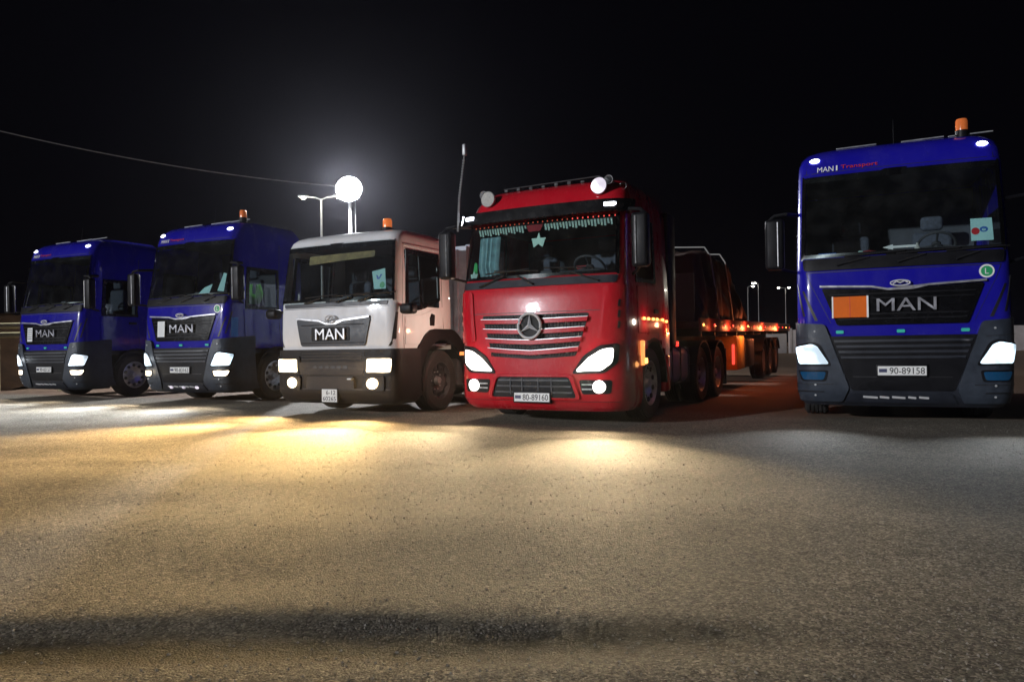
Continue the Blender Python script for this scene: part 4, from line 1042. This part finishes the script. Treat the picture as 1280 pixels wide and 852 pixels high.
# ------------------------------------------------------------------ flatbed trailer behind the red truck and its load
TY = -27.0
hit = Matrix.Rotation(RD.rotation_euler.z, 4, 'Z') @ Vector((0, 5.2, 0)) + RD.location
TR = empty('flatbed_trailer', hit, R(TY)); tag(TR, 'long flatbed trailer edged with red and amber lamps behind the red truck', 'trailer')
TR.rotation_euler.x = R(0.6)
LEN = 12.4
MB().rbox(-1.25, -1.3, 1.34, 1.25, LEN, 1.46, .02).obj('trailer_deck', simple('worn_deck', (.10, .07, .05), .8, var=.4), TR)
m = MB()
for s in (-1, 1): m.box(s * .45 - .06, -1.0, 1.0, s * .45 + .06, LEN, 1.335)
for y in np.arange(-.8, LEN, 1.2): m.box(-1.18, y, 1.20, 1.18, y + .08, 1.33)
m.obj('trailer_frame', 'steel', TR)
for s in (-1, 1): MB().rbox(s * 1.25, -1.28, 1.28, s * 1.29, LEN, 1.52, .01).obj('side_rail', simple('maroon_rail', (.16, .02, .02), .5, var=.3), TR)
MB().box(-1.2, -1.36, 1.465, 1.2, -1.30, 2.3).obj('headboard', 'steel', TR)
k = 0
for y in np.linspace(-1.1, LEN - .2, 15):
    mt = ('amber', 'redlamp', 'red_dim', 'redlamp', 'amber_dim')[k % 5] if y < 5 else ('redlamp', 'amber', 'red_dim')[k % 3]
    for s in (-1, 1):
        MB().rbox(s * 1.29, y - .03, 1.375, s * 1.312, y + .03, 1.42, .01).obj('side_marker_lamp', mt, TR)
    k += 1
for y, en in ((-.6, 2), (1.2, 11), (3.2, 24), (6.0, 28), (9.0, 26)):
    point(TR, (1.42, y, 1.34), en, (1, .22, .07))
for y in (6.9, 8.2, 9.5):
    MB().tube([(-.95, y, .5), (.95, y, .5)], .075).obj('axle', 'steel', TR)
    for s in (-1, 1):
        wheel(TR, (s * 1.03, y, .5), s, .5, .34)
        arch(TR, y, .5, .57, s * .8, s * 1.24, 25, 155)
for s in (-1, 1):
    MB().rbox(s * .75, 2.6, .42, s * 1.22, 3.6, 1.18, .03).obj('tool_box', 'yellow', TR)
    MB().rbox(s * .75, 3.9, .42, s * 1.20, 5.2, 1.10, .04).obj('pallet_box', 'steel', TR)
    MB().rbox(s * 1.14, 2.40, .55, s * 1.20, 2.46, 1.0, .02).obj('side_lamp', 'red_dim', TR)
    MB().box(s * .3, 4.6, .1, s * .3 + s * .12, 4.72, 1.0).obj('landing_leg', 'steel', TR)
point(TR, (1.45, 2.1, .7), 2, (1, .06, .03)); point(TR, (1.50, 3.4, 1.25), 2, (1, .55, .18))  # the amber light is added beside the yellow box to bring it out
# tarpaulin-covered load
v = []; f = []; ny, nu = 56, 30
for i in range(ny + 1):
    y = -.9 + 5.4 * i / ny
    hgt = np.interp(y, [-.9, -.6, .2, 1.6, 2.2, 3.2, 4.3, 4.5], [.5, 1.25, 1.38, 1.42, 1.36, .95, .55, .3])
    for j in range(nu + 1):
        a = j / nu; per = a * 2 - 1
        if abs(per) < .5: x = per / .5 * 1.05; z = 1.47 + hgt + .04 * math.cos(per * 8)
        else: x = math.copysign(1.05 + .17 * (abs(per) - .5) / .5, per); z = 1.47 + hgt * (1 - (abs(per) - .5) / .5)
        p = Vector((x, y, z)); nz = mnoise.noise(Vector((x * 2.2, y * 2.2, z * 1.3))) * .15 + mnoise.noise(Vector((x * 5, y * 6, z * 1.5))) * .06
        if z > 1.49: p.z += nz; p.x += nz * .8 * (1 if x > 0 else -1) * (abs(per) > .5)
        v.append(p)
for i in range(ny):
    for j in range(nu): q = i * (nu + 1) + j; f.append((q, q + nu + 1, q + nu + 2, q + 1))
f.append(tuple(range(nu + 1))); f.append(tuple(ny * (nu + 1) + j for j in range(nu, -1, -1)))
MW_TR = Matrix.Translation(hit) @ TR.rotation_euler.to_matrix().to_4x4()
ld = MB().add(v, f).obj('tarpaulin_load', 'tarp', None, 50); ld.matrix_world = MW_TR
tag(ld, 'sagging brown tarpaulin load on the flatbed trailer', 'load')
for y, wd in ((.4, 'front'), (1.9, 'rear')):
    m = MB(); pts = [(1.28, y, 1.5), (1.24, y, 1.9), (1.13, y, 2.75), (1.02, y, 2.93), (.4, y, 2.97), (-.4, y, 2.97), (-1.02, y, 2.93), (-1.13, y, 2.75), (-1.28, y, 1.5)]
    for a, b in zip(pts[:-1], pts[1:]): m.tube([a, b], .014, 6)
    m = m.obj('lashing_strap', 'strap', None); m.matrix_world = MW_TR
    tag(m, 'lashing strap over the %s of the brown tarpaulin load' % wd, 'strap', 'lashing straps over the load')


# ================================================================== lamps behind the row
def flood_mast(x, y, h):
    root = empty('floodlight_mast', (x, y, 0)); tag(root, 'tall mast with blazing white floodlight head behind the white truck', 'floodlight')
    MB().tube([(0, 0, 0), (0, 0, h * .5), (0, 0, h)], [.11, .085, .06], 14).obj('mast_pole', 'pole', root)
    MB().rbox(-.25, -.25, 0, .25, .25, .12, .02).obj('mast_base', 'concrete', root)
    MB().tube([(.0, 0, h - .1), (.22, .0, h - .1), (.22, 0, 0.2)], .018, 8).obj('cable_conduit', 'far_pole', root)
    m = MB()
    for z in (h - .1, h + .45): m.tube([(-.42, 0, z), (.42, 0, z)], .03, 8)
    m.tube([(0, 0, h - .2), (0, 0, h + .6)], .05, 8); m.obj('cross_arm', 'galv', root)
    ring = [(rr_ * math.cos(2 * PI * (q + .5 * k_) / n_), rr_ * .96 * math.sin(2 * PI * (q + .5 * k_) / n_)) for k_, (rr_, n_) in enumerate(((0, 1), (.17, 6), (.32, 13), (.45, 24))) for q in range(n_)]
    for dx, dz in ring:
        b = MB().lathe([(.0001, 0), (.05, 0), (.085, -.08), (.092, -.14), (.088, -.14)], (dx, -.05, h + .25 + dz), 'Y', 12).obj('floodlight', 'steel', root)
        MB().lathe([(.0001, -.165), (.06, -.158), (.088, -.135), (.088, -.12), (.0001, -.12)], (dx, -.05, h + .25 + dz), 'Y', 12).obj('floodlight_lens', 'lumin', b)
    d = bpy.data.lights.new('lamp_light', 'SPOT'); d.energy = 17000; d.color = (.95, .97, 1.0); d.spot_size = R(165); d.spot_blend = .6; d.shadow_soft_size = .45
    o = bpy.data.objects.new('lamp_light', d); COL.objects.link(o); o.parent = root; o.location = (0, -.45, h + .25); o.rotation_euler = (R(52), 0, 0.0)
    o.rotation_euler = Vector((0, .75, .66)).to_track_quat('Z', 'Y').to_euler()
    return root


def street_lamp(x, y, h, arms, label, rz=0, en=60, lens='street', group='street lamps far behind the trucks', sz=.32):
    root = empty('street_lamp', (x, y, 0), rz); tag(root, label, 'street lamp', group)
    MB().tube([(0, 0, 0), (0, 0, h * .6), (0, 0, h)], [.08, .06, .045], 10).obj('lamp_pole', 'pole' if y < 50 else 'far_pole', root)
    MB().rbox(-.2, -.2, 0, .2, .2, .1, .02).obj('lamp_base', 'concrete', root)
    for s, L in arms:
        MB().tube([(0, 0, h - .05), (s * L * .4, 0, h + .08), (s * L, 0, h + .14)], .035, 8).obj('lamp_arm', 'pole' if y < 50 else 'far_pole', root)
        hd = MB().rbox(s * L - .1 if s > 0 else s * L - .45, -.13, h + .10, s * L + .45 if s > 0 else s * L + .1, .13, h + .20, .04).obj('lamp_head', 'galv', root)
        cx = s * (L + .18)
        MB().lathe([(.0001, -.10), (sz * .35, -.085), (sz * .5, 0), (.0001, .02)], (cx, 0, h + .10), 'Z', 14).obj('lamp_lens', lens, hd)
        if en: point(root, (cx, -.1, h - .15), en, (1, .94, .78), .15)
    return root


flood_mast(-6.62, 30, 7.35)
street_lamp(-9.9, 38, 8.9, ((-1, .75), (1, .75)), 'double arm street lamp beside the floodlight mast', 0, 120, 'street', None, .26)
street_lamp(31.0, 95, 8.2, ((1, .5),), 'far street lamp nearest the trailer load, one arm', 0, 30, 'street', 'street lamps far behind the trucks', .42)
street_lamp(37.5, 110, 9.8, ((-1, .5),), 'brightest far street lamp, middle one beside the right blue truck', 0, 50, 'street', 'street lamps far behind the trucks', .75)
street_lamp(43.5, 115, 9.4, ((-1, .9), (1, .4)), 'two armed far street lamp closest to the right blue truck', 0, 30, 'street', 'street lamps far behind the trucks', .4)

# overhead cable from the upper left to the mast
a = Vector((-6.62, 29.9, 7.7)); b = Vector((-24.0, 24.0, 10.5)); pts = []
for t in np.linspace(0, 1, 40):
    p = a.lerp(b, t); p.z -= 1.1 * 4 * t * (1 - t) * .55; pts.append(p)
tag(MB().tube(pts, .022, 6).obj('overhead_cable', simple('cable_sheath', (.16, .15, .15), .5), None), 'sagging overhead cable running to the floodlight mast', 'cable')
pr = empty('cable_pole', (-24.0, 24.0, 0)); tag(pr, 'wooden pole carrying the overhead cable beyond the left edge', 'pole')
MB().tube([(0, 0, 0), (0, 0, 10.8)], [.15, .10], 12).obj('pole_shaft', simple('weathered_timber', (.12, .09, .06), .85, var=.4, vscale=3), pr)
MB().rbox(-.5, -.05, 10.4, .5, .05, 10.5, .01).obj('cross_arm', 'steel', pr)


# ================================================================== setting
def ground_mat():
    m, n, l, p = nmat('compacted_gravel')
    geo = n.new('ShaderNodeNewGeometry')
    big = n.new('ShaderNodeTexNoise'); big.inputs['Scale'].default_value = .7; big.inputs['Detail'].default_value = 7; big.inputs['Roughness'].default_value = .6
    l.new(geo.outputs['Position'], big.inputs['Vector'])
    v = n.new('ShaderNodeTexVoronoi'); v.inputs['Scale'].default_value = 105
    l.new(geo.outputs['Position'], v.inputs['Vector'])
    v2 = n.new('ShaderNodeTexVoronoi'); v2.inputs['Scale'].default_value = 38
    l.new(geo.outputs['Position'], v2.inputs['Vector'])
    sp = n.new('ShaderNodeSeparateColor'); l.new(v.outputs['Color'], sp.inputs[0])
    sp2 = n.new('ShaderNodeSeparateColor'); l.new(v2.outputs['Color'], sp2.inputs[0])
    cr = n.new('ShaderNodeValToRGB'); el = cr.color_ramp.elements
    el[0].position = 0; el[0].color = (.085, .073, .058, 1); el[1].position = 1; el[1].color = (.36, .32, .26, 1)
    e = el.new(.45); e.color = (.165, .145, .115, 1); e = el.new(.8); e.color = (.24, .212, .168, 1)
    l.new(sp.outputs[0], cr.inputs[0])
    mr = n.new('ShaderNodeMapRange'); mr.inputs[1].default_value = .3; mr.inputs[2].default_value = .7; mr.inputs[3].default_value = .72; mr.inputs[4].default_value = 1.25
    l.new(big.outputs['Fac'], mr.inputs[0])
    mr2 = n.new('ShaderNodeMapRange'); mr2.inputs[3].default_value = .75; mr2.inputs[4].default_value = 1.25; l.new(sp2.outputs[1], mr2.inputs[0])
    mu = n.new('ShaderNodeMath'); mu.operation = 'MULTIPLY'; l.new(mr.outputs[0], mu.inputs[0]); l.new(mr2.outputs[0], mu.inputs[1])
    sc = n.new('ShaderNodeVectorMath'); sc.operation = 'SCALE'; l.new(cr.outputs[0], sc.inputs[0]); l.new(mu.outputs[0], sc.inputs['Scale'])
    # browner ground colour behind the row
    dt = n.new('ShaderNodeVectorMath'); dt.operation = 'DOT_PRODUCT'; dt.inputs[1].default_value = (.437, .899, 0); l.new(geo.outputs['Position'], dt.inputs[0])
    ad = n.new('ShaderNodeMath'); ad.operation = 'MULTIPLY_ADD'; ad.inputs[1].default_value = 1.2; l.new(big.outputs['Fac'], ad.inputs[0]); l.new(dt.outputs['Value'], ad.inputs[2])
    em = n.new('ShaderNodeMapRange'); em.inputs[1].default_value = 11.5; em.inputs[2].default_value = 12.3; l.new(ad.outputs[0], em.inputs[0])
    bm_ = n.new('ShaderNodeMix'); bm_.data_type = 'RGBA'; bm_.inputs[7].default_value = (.15, .095, .062, 1)
    l.new(em.outputs[0], bm_.inputs[0]); l.new(sc.outputs[0], bm_.inputs[6])
    # darker olive-brown band along the rut
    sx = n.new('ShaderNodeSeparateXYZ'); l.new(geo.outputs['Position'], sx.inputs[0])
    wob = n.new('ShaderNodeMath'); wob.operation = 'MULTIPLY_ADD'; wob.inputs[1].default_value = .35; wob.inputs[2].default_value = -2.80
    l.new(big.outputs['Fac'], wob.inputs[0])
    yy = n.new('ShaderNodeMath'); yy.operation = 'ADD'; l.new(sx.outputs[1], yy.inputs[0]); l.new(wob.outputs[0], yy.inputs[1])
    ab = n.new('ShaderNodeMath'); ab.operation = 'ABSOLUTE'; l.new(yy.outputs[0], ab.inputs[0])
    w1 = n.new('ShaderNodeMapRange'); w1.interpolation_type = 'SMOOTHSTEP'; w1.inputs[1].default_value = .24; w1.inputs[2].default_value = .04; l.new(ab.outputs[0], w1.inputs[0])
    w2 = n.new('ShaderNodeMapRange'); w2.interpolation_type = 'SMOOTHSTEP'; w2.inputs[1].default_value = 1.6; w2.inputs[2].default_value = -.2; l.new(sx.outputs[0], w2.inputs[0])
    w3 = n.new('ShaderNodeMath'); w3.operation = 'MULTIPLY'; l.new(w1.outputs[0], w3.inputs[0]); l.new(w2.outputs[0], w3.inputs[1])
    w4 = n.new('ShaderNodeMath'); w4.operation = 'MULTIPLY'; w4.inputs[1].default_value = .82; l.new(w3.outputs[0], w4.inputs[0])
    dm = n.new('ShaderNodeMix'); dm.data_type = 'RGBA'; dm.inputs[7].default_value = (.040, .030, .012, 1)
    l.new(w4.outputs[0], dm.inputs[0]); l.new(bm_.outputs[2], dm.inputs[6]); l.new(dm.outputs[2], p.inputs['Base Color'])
    p.inputs['Roughness'].default_value = .85; p.inputs['Specular IOR Level'].default_value = .25
    # relief of the chips
    h1 = n.new('ShaderNodeMath'); h1.operation = 'MULTIPLY_ADD'; h1.inputs[1].default_value = -.8; l.new(v.outputs['Distance'], h1.inputs[0]); l.new(sp.outputs[1], h1.inputs[2])
    n3 = n.new('ShaderNodeTexNoise'); n3.inputs['Scale'].default_value = 40; n3.inputs['Detail'].default_value = 5; l.new(geo.outputs['Position'], n3.inputs['Vector'])
    h2 = n.new('ShaderNodeMath'); h2.operation = 'MULTIPLY_ADD'; h2.inputs[1].default_value = 1.2; l.new(n3.outputs['Fac'], h2.inputs[0]); l.new(h1.outputs[0], h2.inputs[2])
    b = n.new('ShaderNodeBump'); b.inputs['Strength'].default_value = .8; b.inputs['Distance'].default_value = .006
    l.new(h2.outputs[0], b.inputs['Height']); l.new(b.outputs[0], p.inputs['Normal'])
    return m


def axis_coords(fine0, fine1, st, lo, hi):
    c = list(np.arange(fine0, fine1 + 1e-6, st)); d = st; x = fine0
    while x > lo: d *= 1.12; x -= d; c.insert(0, max(x, lo))
    d = st; x = c[-1]
    while x < hi: d *= 1.12; x += d; c.append(min(x, hi))
    return np.array(sorted(set(round(float(q), 4) for q in c)))


def gz(x, y):
    z = .024 * mnoise.noise(Vector((x * .16 + y * .05, y * .62, 0))) + .015 * mnoise.noise(Vector((x * .40, y * 1.25, 5))) + .006 * mnoise.noise(Vector((x * 1.5, y * 2.8, 3)))
    if -40 < x < 1.35 and 1.5 < y < 4:
        w = .5 * mnoise.noise(Vector((x * .5, 0, 9))) * .2
        tp = min(1, max(0, (1.35 - x) / 2.2)); d = abs(y - 2.66 - w); z -= .036 * max(0, 1 - (d / (.20 + .16 * tp)) ** 2) ** 2 * min(1, tp * 1.6)
    return z


xs = axis_coords(-8, 8, .11, -240, 240); ys = axis_coords(1.0, 11.0, .075, -40, 420)
gv = [(x, y, gz(x, y)) for y in ys for x in xs]; nx = len(xs)
gf = [(j * nx + i, j * nx + i + 1, (j + 1) * nx + i + 1, (j + 1) * nx + i) for j in range(len(ys) - 1) for i in range(nx - 1)]
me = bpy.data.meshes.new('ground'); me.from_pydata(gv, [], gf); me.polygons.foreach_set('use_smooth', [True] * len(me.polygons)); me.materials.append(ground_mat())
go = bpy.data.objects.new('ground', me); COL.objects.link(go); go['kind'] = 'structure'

# loose chips lying on the compacted surface
N = 16000
yy_ = 1.6 + 7.5 * rng.random(N) ** 2.0; xx_ = (rng.random(N) * 2 - 1) * (yy_ * .78 + .3)
rad = .0022 + .0048 * rng.random(N) ** 3; rad[:40] = .006 + .006 * rng.random(40)
base = np.array([(1, 0, 0), (-1, 0, 0), (0, 1, 0), (0, -1, 0), (0, 0, 1), (0, 0, -1)], float)
tri = np.array([(0, 2, 4), (2, 1, 4), (1, 3, 4), (3, 0, 4), (2, 0, 5), (1, 2, 5), (3, 1, 5), (0, 3, 5)])
P = base[None] * (rad[:, None, None] * (.7 + .6 * rng.random((N, 6, 1)))) * np.array([1, 1, .75])
ang = rng.random(N) * 2 * PI; ca, sa = np.cos(ang), np.sin(ang)
px_ = P[..., 0] * ca[:, None] - P[..., 1] * sa[:, None]; py_ = P[..., 0] * sa[:, None] + P[..., 1] * ca[:, None]
zz_ = np.array([gz(a_, b_) for a_, b_ in zip(xx_, yy_)]) + rad * .35
P = np.stack([px_ + xx_[:, None], py_ + yy_[:, None], P[..., 2] + zz_[:, None]], -1).reshape(-1, 3)
T = (tri[None] + (np.arange(N) * 6)[:, None, None]).reshape(-1, 3)
me = bpy.data.meshes.new('loose_gravel'); me.from_pydata(P.tolist(), [], T.tolist()); me.materials.append(M['stone'])
lo = bpy.data.objects.new('loose_gravel', me); COL.objects.link(lo); tag(lo, 'loose stone chips scattered over the gravel lot', 'gravel', None, 'stuff')

# earth bank at the far left with its guard rail
v = []; f = []; nu, nv = 60, 30
for i in range(nu + 1):
    for j in range(nv + 1):
        x = -46 + 31.5 * i / nu; y = 20.5 + 14 * j / nv
        e = max(0, min(1, (-14.2 - x) / 2.2)) * math.sin(PI * j / nv) ** .6
        v.append((x, y, -.05 + e * (2.55 + .5 * mnoise.noise(Vector((x * .5, y * .5, 1))) + .35 * mnoise.noise(Vector((x * 1.8, y * 1.8, 2))))))
for i in range(nu):
    for j in range(nv): q = i * (nv + 1) + j; f.append((q, q + nv + 1, q + nv + 2, q + 1))
eb = MB().add(v, f).obj('earth_bank', simple('brown_earth', (.020, .011, .006), .95, var=.45, vscale=2.0, bump=.8, bscale=3.0, spec=.03), None, 60); eb['kind'] = 'structure'
gr = empty('guard_rail', (-15.2, 20.2, 0)); tag(gr, 'yellowish steel guard rail in front of the earth bank', 'guard rail')
for z in (1.50, 1.76):
    MB().add([(-14, -.02, z), (2.6, -.02, z), (2.6, -.06, z + .04), (-14, -.06, z + .04), (2.6, -.06, z + .12), (-14, -.06, z + .12), (2.6, -.02, z + .16), (-14, -.02, z + .16)],
             [(0, 1, 2, 3), (3, 2, 4, 5), (5, 4, 6, 7)]).obj('rail_beam', 'rail', gr).modifiers.new('thickness', 'SOLIDIFY').thickness = .012
for x in np.arange(-13.6, 2.7, 1.8): MB().rbox(x - .06, 0, 0, x + .06, .1, 2.05, .01).obj('rail_post', 'rail', gr)

# pale perimeter wall far behind the right-hand gap
pw = empty('perimeter_wall', (0, 0, 0)); tag(pw, 'low pale concrete wall far behind the right blue truck', 'wall')
for i in range(16):
    x0 = 8 + i * 4.0; y0 = 66 - i * .9
    MB().rbox(x0 + .02, y0, -.1, x0 + 3.98, y0 + .25, 2.0 + .02 * (i % 3), .02).obj('wall_panel', 'concrete', pw)
    MB().rbox(x0 - .12, y0 - .05, -.1, x0 + .12, y0 + .30, 2.15, .02).obj('wall_post', 'concrete', pw)
point_lamp_pos = (26, 58)
street_lamp(31.5, 60.5, 7.0, ((-1, .9),), 'street lamp hidden behind the right blue truck, lighting the pale wall', 0, 700, 'street', None, .4)

# ------------------------------------------------------------------ thin scattering volume added to give the lamps a halo
hz = MB().box(-245, -45, -1.2, 245, 425, 12.5)
hm = bpy.data.materials.new('halo_haze_air'); hm.use_nodes = True; hn = hm.node_tree.nodes; hn.remove(hn['Principled BSDF'])
pv = hn.new('ShaderNodeVolumePrincipled'); pv.inputs['Color'].default_value = (.86, .85, 1, 1); pv.inputs['Density'].default_value = .00010; pv.inputs['Anisotropy'].default_value = .86
hm.node_tree.links.new(pv.outputs[0], hn['Material Output'].inputs['Volume'])
ho = hz.obj('halo_haze', hm, None, 0); ho['kind'] = 'stuff'
